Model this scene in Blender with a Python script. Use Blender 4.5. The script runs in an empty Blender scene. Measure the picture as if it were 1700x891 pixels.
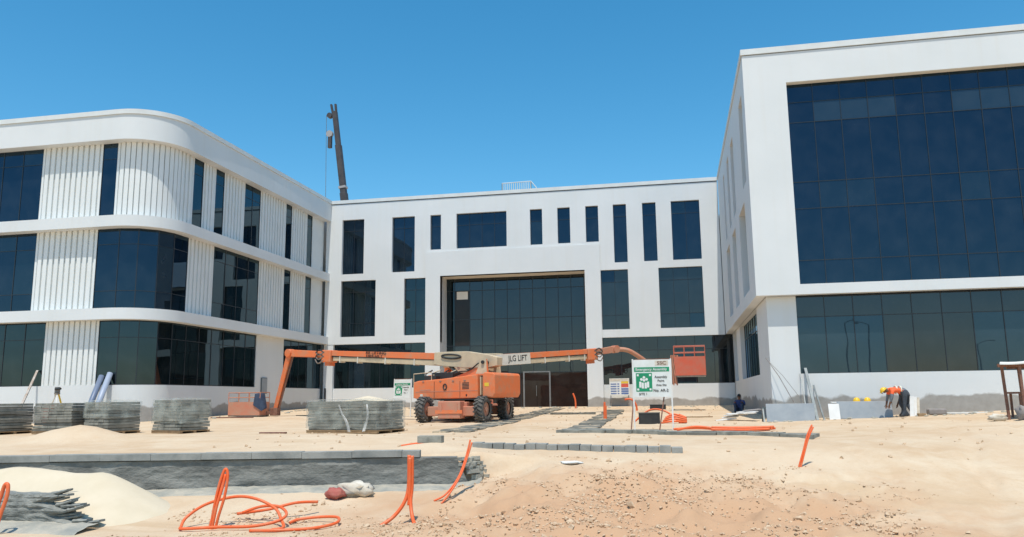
import bpy, math, random
import numpy as np
from mathutils import Vector, Matrix, noise
random.seed(7)
sc = bpy.context.scene
R = math.radians
# ---------------------------------------------------------------- camera
cam_d = bpy.data.cameras.new('camera'); cam = bpy.data.objects.new('camera', cam_d)
sc.collection.objects.link(cam); sc.camera = cam
cam_d.sensor_width = 36; cam_d.lens = 1333.05 / 1700 * 36; cam_d.clip_end = 6000; cam_d.clip_start = .1
PI_, RO, YA = 0.161468, -0.011805, 0.196685
fw = Vector((-math.sin(YA) * math.cos(PI_), math.cos(YA) * math.cos(PI_), math.sin(PI_)))
rt = Vector((math.cos(YA), math.sin(YA), 0)); up = rt.cross(fw)
r2 = rt * math.cos(RO) + up * math.sin(RO); u2 = -rt * math.sin(RO) + up * math.cos(RO)
m = Matrix((r2, u2, -fw)).transposed().to_4x4(); m.translation = (0, 0, 2.0); cam.matrix_world = m
# ---------------------------------------------------------------- sky, sun, exposure
SUN_EL, SUN_AZ = R(69), R(6)            # azimuth off the facade normal, towards +X
wd = bpy.data.worlds.new('World'); sc.world = wd; wd.use_nodes = True
wn = wd.node_tree.nodes; wl = wd.node_tree.links
sky = wn.new('ShaderNodeTexSky'); sky.sky_type = 'NISHITA'; sky.sun_disc = False
sky.sun_elevation = SUN_EL; sky.sun_rotation = math.pi - SUN_AZ
sky.altitude = 0; sky.air_density = 1.0; sky.dust_density = .6; sky.ozone_density = 2.5
hs = wn.new('ShaderNodeHueSaturation'); hs.inputs['Saturation'].default_value = 1.36; hs.inputs['Hue'].default_value = .484
wl.new(sky.outputs[0], hs.inputs['Color']); wl.new(hs.outputs[0], wn['Background'].inputs[0]); wn['Background'].inputs[1].default_value = .14
sl = bpy.data.lights.new('sun', 'SUN'); sl.energy = 3.3; sl.angle = R(.5); sl.color = (1, .95, .86)
so = bpy.data.objects.new('sun', sl); sc.collection.objects.link(so)
sdir = Vector((math.sin(SUN_AZ) * math.cos(SUN_EL), -math.cos(SUN_AZ) * math.cos(SUN_EL), math.sin(SUN_EL)))
so.rotation_euler = sdir.to_track_quat('Z', 'Y').to_euler(); so.location = (0, 0, 60)
vs = sc.view_settings; vs.view_transform = 'Standard'; vs.look = 'None'; vs.gamma = 1; vs.use_curve_mapping = False
vs.exposure = 0.34
# ---------------------------------------------------------------- materials
def nodes(name):
    mt = bpy.data.materials.new(name); mt.use_nodes = True
    nt = mt.node_tree; return mt, nt, nt.nodes['Principled BSDF']
def mat(name, c1, c2=None, scale=3., rough=.7, bump=0., bscale=20., metal=0., spec=.5, detail=5., stretch=None, sharp=(.35, .65)):
    mt, nt, p = nodes(name); N = nt.nodes; L = nt.links
    p.inputs['Roughness'].default_value = rough; p.inputs['Metallic'].default_value = metal
    p.inputs['Specular IOR Level'].default_value = spec
    p.inputs['Base Color'].default_value = (*c1, 1)
    geo = N.new('ShaderNodeNewGeometry'); mp = N.new('ShaderNodeMapping'); L.new(geo.outputs['Position'], mp.inputs['Vector'])
    if stretch: mp.inputs['Scale'].default_value = stretch
    if c2:
        nz = N.new('ShaderNodeTexNoise'); nz.inputs['Scale'].default_value = scale; nz.inputs['Detail'].default_value = detail; nz.inputs['Roughness'].default_value = .62
        L.new(mp.outputs[0], nz.inputs['Vector'])
        rp = N.new('ShaderNodeValToRGB'); rp.color_ramp.elements[0].position = sharp[0]; rp.color_ramp.elements[1].position = sharp[1]
        rp.color_ramp.elements[0].color = (*c1, 1); rp.color_ramp.elements[1].color = (*c2, 1)
        L.new(nz.outputs[0], rp.inputs[0]); L.new(rp.outputs[0], p.inputs['Base Color'])
    if bump:
        nb = N.new('ShaderNodeTexNoise'); nb.inputs['Scale'].default_value = bscale; nb.inputs['Detail'].default_value = 6
        L.new(mp.outputs[0], nb.inputs['Vector'])
        b = N.new('ShaderNodeBump'); b.inputs['Strength'].default_value = bump; b.inputs['Distance'].default_value = .03
        L.new(nb.outputs[0], b.inputs['Height']); L.new(b.outputs[0], p.inputs['Normal'])
    return mt
def plaster(name, col, stain_z=1.95):
    mt, nt, p = nodes(name); N = nt.nodes; L = nt.links
    p.inputs['Roughness'].default_value = .75; p.inputs['Specular IOR Level'].default_value = .3
    geo = N.new('ShaderNodeNewGeometry')
    n1 = N.new('ShaderNodeTexNoise'); n1.inputs['Scale'].default_value = .35; n1.inputs['Detail'].default_value = 7
    L.new(geo.outputs['Position'], n1.inputs['Vector'])
    r1 = N.new('ShaderNodeValToRGB'); r1.color_ramp.elements[0].position = .3; r1.color_ramp.elements[1].position = .7
    r1.color_ramp.elements[0].color = (col[0] * .92, col[1] * .93, col[2] * .93, 1); r1.color_ramp.elements[1].color = (*col, 1)
    L.new(n1.outputs[0], r1.inputs[0])
    # vertical drip dust
    mp = N.new('ShaderNodeMapping'); mp.inputs['Scale'].default_value = (3, 3, .12); L.new(geo.outputs['Position'], mp.inputs['Vector'])
    n3 = N.new('ShaderNodeTexNoise'); n3.inputs['Scale'].default_value = 1.2; n3.inputs['Detail'].default_value = 5; L.new(mp.outputs[0], n3.inputs['Vector'])
    r3 = N.new('ShaderNodeValToRGB'); r3.color_ramp.elements[0].position = .50; r3.color_ramp.elements[1].position = .80
    r3.color_ramp.elements[0].color = (0, 0, 0, 1); r3.color_ramp.elements[1].color = (.2, .2, .2, 1); L.new(n3.outputs[0], r3.inputs[0])
    mx0 = N.new('ShaderNodeMix'); mx0.data_type = 'RGBA'; L.new(r3.outputs[0], mx0.inputs[0]); L.new(r1.outputs[0], mx0.inputs[6])
    mx0.inputs[7].default_value = (.62, .58, .5, 1)
    # unpainted cement strip with a ragged edge along the foot of the walls
    sx = N.new('ShaderNodeSeparateXYZ'); L.new(geo.outputs['Position'], sx.inputs[0])
    n2 = N.new('ShaderNodeTexNoise'); n2.inputs['Scale'].default_value = .9; n2.inputs['Detail'].default_value = 6; L.new(geo.outputs['Position'], n2.inputs['Vector'])
    ma = N.new('ShaderNodeMath'); ma.operation = 'MULTIPLY_ADD'; ma.inputs[1].default_value = .9; ma.inputs[2].default_value = stain_z - .45
    L.new(n2.outputs[0], ma.inputs[0])
    sb = N.new('ShaderNodeMath'); sb.operation = 'SUBTRACT'; L.new(ma.outputs[0], sb.inputs[0]); L.new(sx.outputs[2], sb.inputs[1])
    mr = N.new('ShaderNodeMapRange'); mr.inputs[1].default_value = -.03; mr.inputs[2].default_value = .06; L.new(sb.outputs[0], mr.inputs[0])
    n4 = N.new('ShaderNodeTexNoise'); n4.inputs['Scale'].default_value = 4; n4.inputs['Detail'].default_value = 6; L.new(geo.outputs['Position'], n4.inputs['Vector'])
    r4 = N.new('ShaderNodeValToRGB'); r4.color_ramp.elements[0].color = (.25, .235, .21, 1); r4.color_ramp.elements[1].color = (.42, .4, .37, 1); L.new(n4.outputs[0], r4.inputs[0])
    mx = N.new('ShaderNodeMix'); mx.data_type = 'RGBA'; L.new(mr.outputs[0], mx.inputs[0]); L.new(mx0.outputs[2], mx.inputs[6]); L.new(r4.outputs[0], mx.inputs[7])
    L.new(mx.outputs[2], p.inputs['Base Color'])
    nb = N.new('ShaderNodeTexNoise'); nb.inputs['Scale'].default_value = 2.5; nb.inputs['Detail'].default_value = 9; L.new(geo.outputs['Position'], nb.inputs['Vector'])
    b = N.new('ShaderNodeBump'); b.inputs['Strength'].default_value = .12; b.inputs['Distance'].default_value = .04
    L.new(nb.outputs[0], b.inputs['Height']); L.new(b.outputs[0], p.inputs['Normal'])
    return mt
def glass(name, body, tint, ior=2.1, rough=.012):
    mt = bpy.data.materials.new(name); mt.use_nodes = True; nt = mt.node_tree; N = nt.nodes; L = nt.links
    N.remove(N['Principled BSDF']); out = N['Material Output']
    d = N.new('ShaderNodeBsdfDiffuse'); d.inputs[0].default_value = (*body, 1)
    g = N.new('ShaderNodeBsdfGlossy'); g.inputs['Roughness'].default_value = rough; g.inputs[0].default_value = (*tint, 1)
    f = N.new('ShaderNodeFresnel'); f.inputs[0].default_value = ior
    # slow waviness of float glass + a film of dust
    geo = N.new('ShaderNodeNewGeometry'); nz = N.new('ShaderNodeTexNoise'); nz.inputs['Scale'].default_value = .8; nz.inputs['Detail'].default_value = 1
    L.new(geo.outputs['Position'], nz.inputs['Vector']); b = N.new('ShaderNodeBump'); b.inputs['Strength'].default_value = .06; b.inputs['Distance'].default_value = .05
    L.new(nz.outputs[0], b.inputs['Height']); L.new(b.outputs[0], g.inputs['Normal'])
    n2 = N.new('ShaderNodeTexNoise'); n2.inputs['Scale'].default_value = 1.3; n2.inputs['Detail'].default_value = 8; L.new(geo.outputs['Position'], n2.inputs['Vector'])
    rp = N.new('ShaderNodeValToRGB'); rp.color_ramp.elements[0].position = .4; rp.color_ramp.elements[1].position = .8
    rp.color_ramp.elements[0].color = (*body, 1); rp.color_ramp.elements[1].color = (body[0] + .010, body[1] + .011, body[2] + .011, 1)
    L.new(n2.outputs[0], rp.inputs[0]); L.new(rp.outputs[0], d.inputs[0])
    mx = N.new('ShaderNodeMixShader'); L.new(f.outputs[0], mx.inputs[0]); L.new(d.outputs[0], mx.inputs[1]); L.new(g.outputs[0], mx.inputs[2]); L.new(mx.outputs[0], out.inputs[0])
    return mt
def film(name, col, alpha):
    mt, nt, p = nodes(name); N = nt.nodes; L = nt.links
    p.inputs['Base Color'].default_value = (*col, 1); p.inputs['Roughness'].default_value = .22
    geo = N.new('ShaderNodeNewGeometry'); nz = N.new('ShaderNodeTexNoise'); nz.inputs['Scale'].default_value = 2.4; nz.inputs['Detail'].default_value = 6
    L.new(geo.outputs['Position'], nz.inputs['Vector']); mr = N.new('ShaderNodeMapRange'); mr.inputs[1].default_value = .42; mr.inputs[2].default_value = .75; mr.inputs[3].default_value = alpha * .25; mr.inputs[4].default_value = alpha
    L.new(nz.outputs[0], mr.inputs[0]); L.new(mr.outputs[0], p.inputs['Alpha'])
    return mt
M = {}
M['white'] = plaster('white_plaster', (.70, .71, .70))
M['coping'] = mat('coping_white', (.675, .695, .68), (.61, .62, .60), 1.2, .7)
M['soffit'] = mat('soffit_bounce_tint', (.84, .77, .66), (.78, .71, .60), 1.5, .8)  # tan bounce light off the sand is put into this colour
M['fin'] = mat('fin_white', (.74, .755, .735), (.70, .71, .685), .8, .55, bump=.05, bscale=3)
M['glass'] = glass('tinted_glass', (.004, .008, .012), (.40, .68, .98), 1.68)
M['glass2'] = glass('tinted_glass_b', (.007, .013, .018), (.44, .71, .95), 1.71)
M['glass3'] = glass('tinted_glass_c', (.003, .006, .009), (.39, .67, .97), 1.65)
M['glass_pale'] = glass('glass_with_painted_daylight', (.016, .028, .036), (.46, .72, .95), 1.71)  # paler body colour paints in ceilings and daylight seen through the panes
M['glass_grey'] = glass('ground_floor_glass', (.006, .009, .011), (.68, .77, .86), 1.74)
M['glass_dark'] = glass('shaded_wing_glass', (.004, .007, .008), (.5, .72, .85), 1.75)
M['glass_brown'] = glass('brown_door_glass', (.022, .014, .012), (.6, .6, .62), 1.45)
M['frame'] = mat('dark_aluminium', (.018, .022, .028), None, rough=.35, spec=.5)
M['door_frame'] = mat('bare_aluminium', (.27, .26, .25), (.2, .195, .19), 4, .4, metal=.5)
M['roof'] = mat('roof_screed', (.4, .39, .37), (.32, .31, .29), 1, .9)
M['orange'] = mat('faded_orange_paint', (.76, .18, .055), (.56, .24, .125), 2.6, .55, bump=.06, bscale=9, detail=8, sharp=(.45, .72))
M['pink'] = mat('dusty_orange_paint', (.55, .19, .11), (.47, .25, .16), 2.4, .65, bump=.05, bscale=9)
M['cream'] = mat('cream_paint', (.62, .49, .32), (.5, .4, .27), 2.2, .5, bump=.03, bscale=8)
M['redpaint'] = mat('red_basket_paint', (.62, .11, .055), (.52, .16, .10), 2.4, .55, bump=.05, bscale=9)
M['creamw'] = mat('pale_decal_field', (.66, .62, .53), (.56, .52, .44), 3, .5)
M['black'] = mat('black_rubber', (.018, .018, .018), (.03, .03, .028), 6, .6)
M['ink'] = mat('black_ink', (.015, .015, .015), None, rough=.6)
M['tyre'] = mat('dusty_tyre', (.06, .055, .05), (.15, .135, .115), 5, .9, bump=.2, bscale=30)
M['steel'] = mat('bare_steel', (.32, .3, .28), (.22, .17, .13), 6, .45, metal=.6)
M['rust'] = mat('rusty_steel', (.16, .07, .045), (.24, .12, .08), 8, .8, bump=.15, bscale=40)
M['navy'] = mat('navy_cloth', (.025, .04, .075), (.04, .06, .10), 6, .85)
M['pave'] = mat('grey_concrete_paver', (.15, .152, .13), (.31, .30, .255), 3.5, .9, bump=.25, bscale=35)
M['pave2'] = mat('dark_concrete_paver', (.12, .115, .095), (.20, .19, .16), 3.5, .92, bump=.25, bscale=35)
M['kerb'] = mat('kerb_concrete', (.20, .205, .19), (.32, .315, .285), 2.5, .9, bump=.2, bscale=35)
M['slabdust'] = mat('sandy_slab', (.15, .145, .12), (.48, .385, .265), 2.2, .95, bump=.3, bscale=30, sharp=(.46, .60))
M['wallgrey'] = mat('bitumen_grey_render', (.13, .13, .117), (.27, .262, .232), 1.7, .95, bump=.7, bscale=11, stretch=(1, 1, 1.8), detail=9)
M['footing'] = mat('pale_grey_slurry', (.27, .27, .235), (.44, .40, .32), 3, .95, bump=.8, bscale=16)
M['rubble'] = mat('broken_mortar', (.15, .155, .14), (.30, .30, .265), 4, .95, bump=.8, bscale=22)
M['sandheap'] = mat('clean_sand', (.66, .56, .41), (.60, .50, .35), 1.1, .98, bump=.10, bscale=60)
M['stone'] = mat('lime_stones', (.62, .47, .32), (.50, .33, .195), 9, .95)
M['conduit'] = mat('orange_conduit', (.80, .125, .025), (.66, .20, .085), 5, .5, sharp=(.45, .75))
M['greyconduit'] = mat('grey_conduit', (.12, .12, .11), (.2, .19, .17), 5, .5)
M['wood'] = mat('raw_timber', (.36, .24, .13), (.25, .16, .085), 6, .85, stretch=(1, 1, 1))
M['boardwhite'] = mat('white_board', (.76, .75, .72), (.66, .65, .61), 2, .6)
M['signwhite'] = mat('sign_white', (.76, .77, .74), (.66, .67, .62), 3.0, .5)
M['green'] = mat('sign_green', (.005, .27, .12), (.008, .22, .10), 4, .5)
M['signblue'] = mat('sign_blue', (.10, .16, .36), None, rough=.5)
M['signred'] = mat('sign_red', (.65, .10, .06), None, rough=.5)
M['signyel'] = mat('sign_yellow', (.75, .5, .04), None, rough=.5)
M['slate'] = mat('grey_stone_slab', (.27, .30, .325), (.34, .365, .38), 1.8, .55)
M['slatedge'] = mat('slab_edge', (.09, .10, .10), None, rough=.8)
M['galv'] = mat('galvanised_channel', (.11, .135, .14), (.18, .205, .21), 3, .5, metal=.2)
M['bluepipe'] = mat('blue_grey_pipe', (.13, .17, .26), (.17, .21, .29), 2, .45)
M['lilacpipe'] = mat('pale_blue_pipe', (.30, .35, .45), (.36, .41, .5), 2, .45)
M['skin'] = mat('skin', (.17, .085, .05), None, rough=.6)
M['hair'] = mat('black_hair', (.012, .01, .01), None, rough=.7)
M['vest'] = mat('hi_vis_orange', (.85, .13, .035), None, rough=.7)
M['strip'] = mat('reflective_strip', (.75, .75, .6), None, rough=.4)
M['greyshirt'] = mat('grey_shirt', (.13, .15, .17), (.18, .2, .22), 5, .9)
M['trouser'] = mat('dark_trousers', (.03, .04, .05), (.055, .065, .08), 8, .9)
M['blueshirt'] = mat('blue_overalls', (.035, .055, .16), (.06, .08, .2), 8, .9)
M['yellow'] = mat('yellow_helmet', (.80, .50, .03), None, rough=.35)
M['crane'] = mat('dark_crane_paint', (.035, .032, .034), (.07, .06, .058), 1, .6)
M['craneband'] = mat('crane_band', (.35, .33, .32), None, rough=.5)
M['film'] = film('stretch_film', (.62, .65, .58), .48)
M['bagwhite'] = mat('woven_bag', (.66, .60, .50), (.52, .45, .35), 4, .85)
M['bagred'] = mat('red_bag_print', (.36, .07, .06), (.42, .14, .1), 5, .8)
M['canvas'] = mat('canopy_sheet', (.72, .71, .66), (.6, .57, .5), 1.5, .7)
M['cementlump'] = mat('grey_tub', (.22, .20, .19), (.3, .27, .25), 3, .9)
# ground
def ground_mat():
    mt, nt, p = nodes('sandy_ground'); N = nt.nodes; L = nt.links
    p.inputs['Roughness'].default_value = .97; p.inputs['Specular IOR Level'].default_value = .15
    geo = N.new('ShaderNodeNewGeometry')
    def nz(s, d, st=None, ro=.6):
        n = N.new('ShaderNodeTexNoise'); n.inputs['Scale'].default_value = s; n.inputs['Detail'].default_value = d; n.inputs['Roughness'].default_value = ro
        if st:
            mp = N.new('ShaderNodeMapping'); mp.inputs['Scale'].default_value = st; L.new(geo.outputs['Position'], mp.inputs[0]); L.new(mp.outputs[0], n.inputs['Vector'])
        else: L.new(geo.outputs['Position'], n.inputs['Vector'])
        return n
    def ramp(n, a, b, ca, cb):
        r = N.new('ShaderNodeValToRGB'); e = r.color_ramp.elements; e[0].position = a; e[1].position = b; e[0].color = (*ca, 1); e[1].color = (*cb, 1); L.new(n.outputs[0], r.inputs[0]); return r
    big = ramp(nz(.16, 6), .36, .64, (.54, .38, .235), (.63, .485, .335))
    mid = ramp(nz(1.1, 8, (1, .7, 1), .68), .42, .68, (0, 0, 0), (1, 1, 1))
    mx = N.new('ShaderNodeMix'); mx.data_type = 'RGBA'; mx.inputs[7].default_value = (.635, .505, .355, 1)
    L.new(mid.outputs[0], mx.inputs[0]); L.new(big.outputs[0], mx.inputs[6])
    fine = ramp(nz(14, 8, None, .7), .56, .74, (0, 0, 0), (.55, .55, .55))
    m2 = N.new('ShaderNodeMix'); m2.data_type = 'RGBA'; m2.inputs[7].default_value = (.46, .32, .20, 1)
    L.new(fine.outputs[0], m2.inputs[0]); L.new(mx.outputs[2], m2.inputs[6])
    trk = ramp(nz(.5, 5, (.35, 2.2, 1)), .56, .66, (0, 0, 0), (.8, .8, .8))
    m3 = N.new('ShaderNodeMix'); m3.data_type = 'RGBA'; m3.inputs[7].default_value = (.52, .37, .23, 1)
    L.new(trk.outputs[0], m3.inputs[0]); L.new(m2.outputs[2], m3.inputs[6])
    # browner dug-up soil of the foreground bank
    mp = N.new('ShaderNodeMapping'); mp.inputs['Location'].default_value = (.06, -1.0, 0); mp.inputs['Scale'].default_value = (1 / 6.5, 1 / 13.2, 0); L.new(geo.outputs['Position'], mp.inputs[0])
    mp.inputs['Scale'].default_value = (.17, .30, 0); mp.inputs['Location'].default_value = (.12, -3.95, 0)
    ln = N.new('ShaderNodeVectorMath'); ln.operation = 'LENGTH'; L.new(mp.outputs[0], ln.inputs[0])
    nn = nz(.9, 7, None, .65); ad = N.new('ShaderNodeMath'); ad.operation = 'MULTIPLY_ADD'; ad.inputs[1].default_value = 1.6; L.new(nn.outputs[0], ad.inputs[0]); L.new(ln.outputs['Value'], ad.inputs[2])
    sm = N.new('ShaderNodeMapRange'); sm.inputs[1].default_value = 1.95; sm.inputs[2].default_value = 1.25; sm.inputs[3].default_value = 0; sm.inputs[4].default_value = 1.0; L.new(ad.outputs[0], sm.inputs[0])
    m4 = N.new('ShaderNodeMix'); m4.data_type = 'RGBA'; m4.inputs[7].default_value = (.51, .315, .185, 1); L.new(sm.outputs[0], m4.inputs[0]); L.new(m3.outputs[2], m4.inputs[6])
    L.new(m4.outputs[2], p.inputs['Base Color'])
    nb = nz(7, 10, None, .72); b = N.new('ShaderNodeBump'); b.inputs['Strength'].default_value = .35; b.inputs['Distance'].default_value = .05
    L.new(nb.outputs[0], b.inputs['Height']); L.new(b.outputs[0], p.inputs['Normal'])
    return mt
M['ground'] = ground_mat()
# ---------------------------------------------------------------- helpers
col = sc.collection
def wloc(o):
    v = Vector((0, 0, 0))
    while o: v += o.location; o = o.parent
    return v
def tag(o, label=None, cat=None, group=None, kind=None):
    if label: o['label'] = label
    if cat: o['category'] = cat
    if group: o['group'] = group
    if kind: o['kind'] = kind
    return o
def thing(name, label, cat, loc=(0, 0, 0), rz=0, group=None):
    o = bpy.data.objects.new(name, None); o.empty_display_size = .2; col.objects.link(o)
    o.location = loc; o.rotation_euler = (0, 0, rz); return tag(o, label, cat, group)
def copy_tree(o, parent=None):
    c = o.copy(); col.objects.link(c); c.parent = parent
    for ch in list(o.children): copy_tree(ch, c)
    return c
class MB:
    def __init__(s): s.v = []; s.f = []; s.sm = False
    def add(s, vs_, fs_):
        b = len(s.v); s.v += [tuple(x) for x in vs_]; s.f += [tuple(i + b for i in f) for f in fs_]; return s
    def box(s, x0, x1, y0, y1, z0, z1):
        return s.add([(x0, y0, z0), (x1, y0, z0), (x1, y1, z0), (x0, y1, z0), (x0, y0, z1), (x1, y0, z1), (x1, y1, z1), (x0, y1, z1)],
                     [(0, 3, 2, 1), (4, 5, 6, 7), (0, 1, 5, 4), (1, 2, 6, 5), (2, 3, 7, 6), (3, 0, 4, 7)])
    def obox(s, c, ax, ay, az, hx, hy, hz):
        c = Vector(c); P = []
        for k in (-1, 1):
            for i, j in ((-1, -1), (1, -1), (1, 1), (-1, 1)): P.append(c + ax * hx * i + ay * hy * j + az * hz * k)
        return s.add(P, [(0, 3, 2, 1), (4, 5, 6, 7), (0, 1, 5, 4), (1, 2, 6, 5), (2, 3, 7, 6), (3, 0, 4, 7)])
    def beam(s, p, q, w, h, w2=None, h2=None):
        p = Vector(p); q = Vector(q); d = (q - p).normalized(); w2 = w if w2 is None else w2; h2 = h if h2 is None else h2
        z = Vector((0, 0, 1)) if abs(d.z) < .95 else Vector((0, 1, 0))
        a = d.cross(z).normalized(); b = a.cross(d).normalized(); P = []
        for c, ww, hh in ((p, w, h), (q, w2, h2)):
            for i, j in ((-1, -1), (1, -1), (1, 1), (-1, 1)): P.append(c + a * ww / 2 * i + b * hh / 2 * j)
        return s.add(P, [(3, 2, 1, 0), (4, 5, 6, 7), (0, 1, 5, 4), (1, 2, 6, 5), (2, 3, 7, 6), (3, 0, 4, 7)])
    def tube(s, pts, r, n=8, closed=False):
        pts = [Vector(p) for p in pts]; k = len(pts); base = len(s.v); prev = None
        for i, p in enumerate(pts):
            t = (pts[min(i + 1, k - 1)] - pts[max(i - 1, 0)]).normalized()
            if prev is None: a = t.orthogonal().normalized()
            else: a = (prev - t * prev.dot(t)).normalized()
            prev = a; b = t.cross(a); rr = r[i] if isinstance(r, (list, tuple)) else r
            for j in range(n):
                g = 2 * math.pi * j / n; s.v.append(tuple(p + a * math.cos(g) * rr + b * math.sin(g) * rr))
        for i in range(k - 1):
            for j in range(n):
                s.f.append((base + i * n + j, base + i * n + (j + 1) % n, base + (i + 1) * n + (j + 1) % n, base + (i + 1) * n + j))
        s.f.append(tuple(base + j for j in range(n))[::-1]); s.f.append(tuple(base + (k - 1) * n + j for j in range(n)))
        return s
    def prism(s, prof, y0, y1):                      # profile in XZ extruded along Y
        n = len(prof); s.add([(x, y0, z) for x, z in prof] + [(x, y1, z) for x, z in prof],
                             [tuple(range(n)), tuple(range(2 * n - 1, n - 1, -1))] + [(i, n + i, n + (i + 1) % n, (i + 1) % n) for i in range(n)])
        return s
    def build(s, name, mt, parent=None, world=False, smooth=False, bevel=0):
        me = bpy.data.meshes.new(name); off = wloc(parent) if (world and parent) else Vector((0, 0, 0))
        me.from_pydata([(x - off.x, y - off.y, z - off.z) for x, y, z in s.v], [], s.f)
        for x in (mt if isinstance(mt, list) else [mt]): me.materials.append(x)
        if smooth: me.polygons.foreach_set('use_smooth', [True] * len(me.polygons))
        me.update(); o = bpy.data.objects.new(name, me); col.objects.link(o)
        if parent: o.parent = parent
        if bevel:
            b = o.modifiers.new('bevel', 'BEVEL'); b.width = bevel; b.segments = 2; b.limit_method = 'ANGLE'; b.angle_limit = R(40)
        return o
def smooth_path(P, n=8):
    P = [Vector(p) for p in P]; out = []
    for i in range(len(P) - 1):
        a = P[max(i - 1, 0)]; b = P[i]; c = P[i + 1]; d = P[min(i + 2, len(P) - 1)]
        for k in range(n):
            t = k / n
            out.append(.5 * ((2 * b) + (c - a) * t + (2 * a - 5 * b + 4 * c - d) * t * t + (3 * b - a - 3 * c + d) * t ** 3))
    out.append(P[-1]); return out
def text_mesh(name, txt, size, mt, parent, loc, rot, off=Vector((0, 0, 0)), sx=1.):
    cu = bpy.data.curves.new(name, 'FONT'); cu.body = txt; cu.size = size; cu.align_x = 'CENTER'; cu.align_y = 'CENTER'; cu.extrude = .002; cu.offset = .012 * size
    t = bpy.data.objects.new(name, cu); col.objects.link(t); bpy.context.view_layer.update()
    me = bpy.data.meshes.new_from_object(t.evaluated_get(bpy.context.evaluated_depsgraph_get())); bpy.data.objects.remove(t)
    me.materials.clear(); me.materials.append(mt)
    o = bpy.data.objects.new(name, me); col.objects.link(o); o.parent = parent; o.location = Vector(loc) - off; o.rotation_euler = rot; o.scale = (sx, 1, 1); return o
_pm = {}
def pane(parent, c, w, h, t, rz, mt, jit=.0016):
    """one glass pane: shared unit box, centre c (world), width along local X"""
    if mt.name not in _pm:
        b = MB().box(-.5, .5, -.5, .5, -.5, .5); me = bpy.data.meshes.new('pane'); me.from_pydata(b.v, [], b.f); me.materials.append(mt); _pm[mt.name] = me
    o = bpy.data.objects.new('pane', _pm[mt.name]); col.objects.link(o); o.parent = parent
    o.location = Vector(c) - wloc(parent); o.scale = (w, t, h)
    o.rotation_euler = (random.gauss(0, jit), 0, rz + random.gauss(0, jit)); return o
# ---------------------------------------------------------------- terrain
WA = Vector((-13.26, 14.07)); WE = Vector((.9762, .2169)); WN = Vector((.2169, -.9762))   # retaining wall: point, direction, outward normal
W_END = 9.35; W_START = -9.0
def sstep(x, a, b):
    t = min(1, max(0, (x - a) / (b - a))); return t * t * (3 - 2 * t)
VB = ([-1e5, 8, 15, 17, 33, 43, 52.6, 1e5], [.55, .55, .86, .90, 1.06, 1.27, 1.48, 1.48])
def fbm(x, y, s, o=4):
    return noise.fractal(Vector((x * s, y * s, 3.1)), 1.0, 2.0, o)
def zg(x, y, detail=True):
    zb = float(np.interp(y, *VB))
    zb += .034 * max(0, min(x - 3, 11)) * sstep(y, 18, 27) * (1 - sstep(y, 60, 90))
    zb += .12 * sstep(-x, 14, 21) * sstep(y, 30, 37) * (1 - sstep(y, 60, 90))
    px, py = x - WA.x, y - WA.y
    t = px * WE.x + py * WE.y; d = -(px * WN.x + py * WN.y)     # d>0 behind the wall
    zf = .27 * sstep(d, -3.2, -.2) * (1 - sstep(t, W_END, W_END + 3))
    w = sstep(t, W_END - .1, W_END + 1.6)
    s1 = sstep(d, .06, .34); s2 = sstep(d, -5.0, 1.6)
    z = zf + (zb - zf) * ((1 - w) * s1 + w * s2)
    if detail:
        near = 1 - sstep(math.hypot(x, y), 24, 60)
        z += .035 * fbm(x, y, .35) * (.35 + .65 * near)
        rough = sstep(x, -5.2, -3.6) * (1 - sstep(x, 2.2, 5.5)) * sstep(y, 9.5, 11) * (1 - sstep(y, 15.6, 17.0))
        z += rough * (.20 * fbm(x + 9, y, .9) + .09 * fbm(x + 3, y, 2.2) + .05 * max(0, fbm(x, y + 5, 4.5)))
        z += near * .012 * fbm(x, y, 2.2)
        # wheel ruts
        if 8 < y < 34 and -2 < x < 16:
            for (ax, ay, bx, by, c) in RUTS:
                t = (y - ay) / (by - ay)
                if 0 <= t <= 1:
                    xc = ax + (bx - ax) * t + c * math.sin(math.pi * t) + .12 * math.sin(y * 1.1 + ax); fd = min(1, t * 6, (1 - t) * 6)
                    for off in (-.85, .85):
                        q = (x - xc - off) / .20
                        if abs(q) < 3: z += fd * (-.045 * math.exp(-q * q) + .028 * math.exp(-(abs(q) - 1.5) ** 2 * 2.5)) * (.7 + .5 * noise.noise(Vector((x * 2, y * 2, 5))))
        # low sand banks behind the kerb
        for (bx, by, rx, ry, h) in ((-17.2, 21.0, 1.25, .9, .42), (-14.5, 20.6, 3.0, .8, .10), (-8.9, 20.8, 3.2, 1.5, .12), (-5.4, 17.6, .9, .7, .16), (-17.5, 22.5, 4, 1.2, .06), (-11.5, 22.6, 2.2, 1.0, .08)):
            q = ((x - bx) / rx) ** 2 + ((y - by) / ry) ** 2
            if q < 6: z += h * math.exp(-q)
    return z
RUTS = ((7.5, 8.5, 4.2, 24, -1.2), (10.5, 10, 5.6, 31, 1.0), (4.0, 9, 9.0, 28, .4))
def axis(lo, f0, f1, hi, step):
    a = list(np.arange(f0, f1 + 1e-6, step)); g = step; x = f1
    while x < hi: g *= 1.16; x += g; a.append(x)
    g = step; x = f0
    while x > lo: g *= 1.16; x -= g; a.insert(0, x)
    return a
gx = axis(-3000, -14, 11, 3000, .09); gy = axis(-3000, 9.5, 19, 3000, .085)
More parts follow.
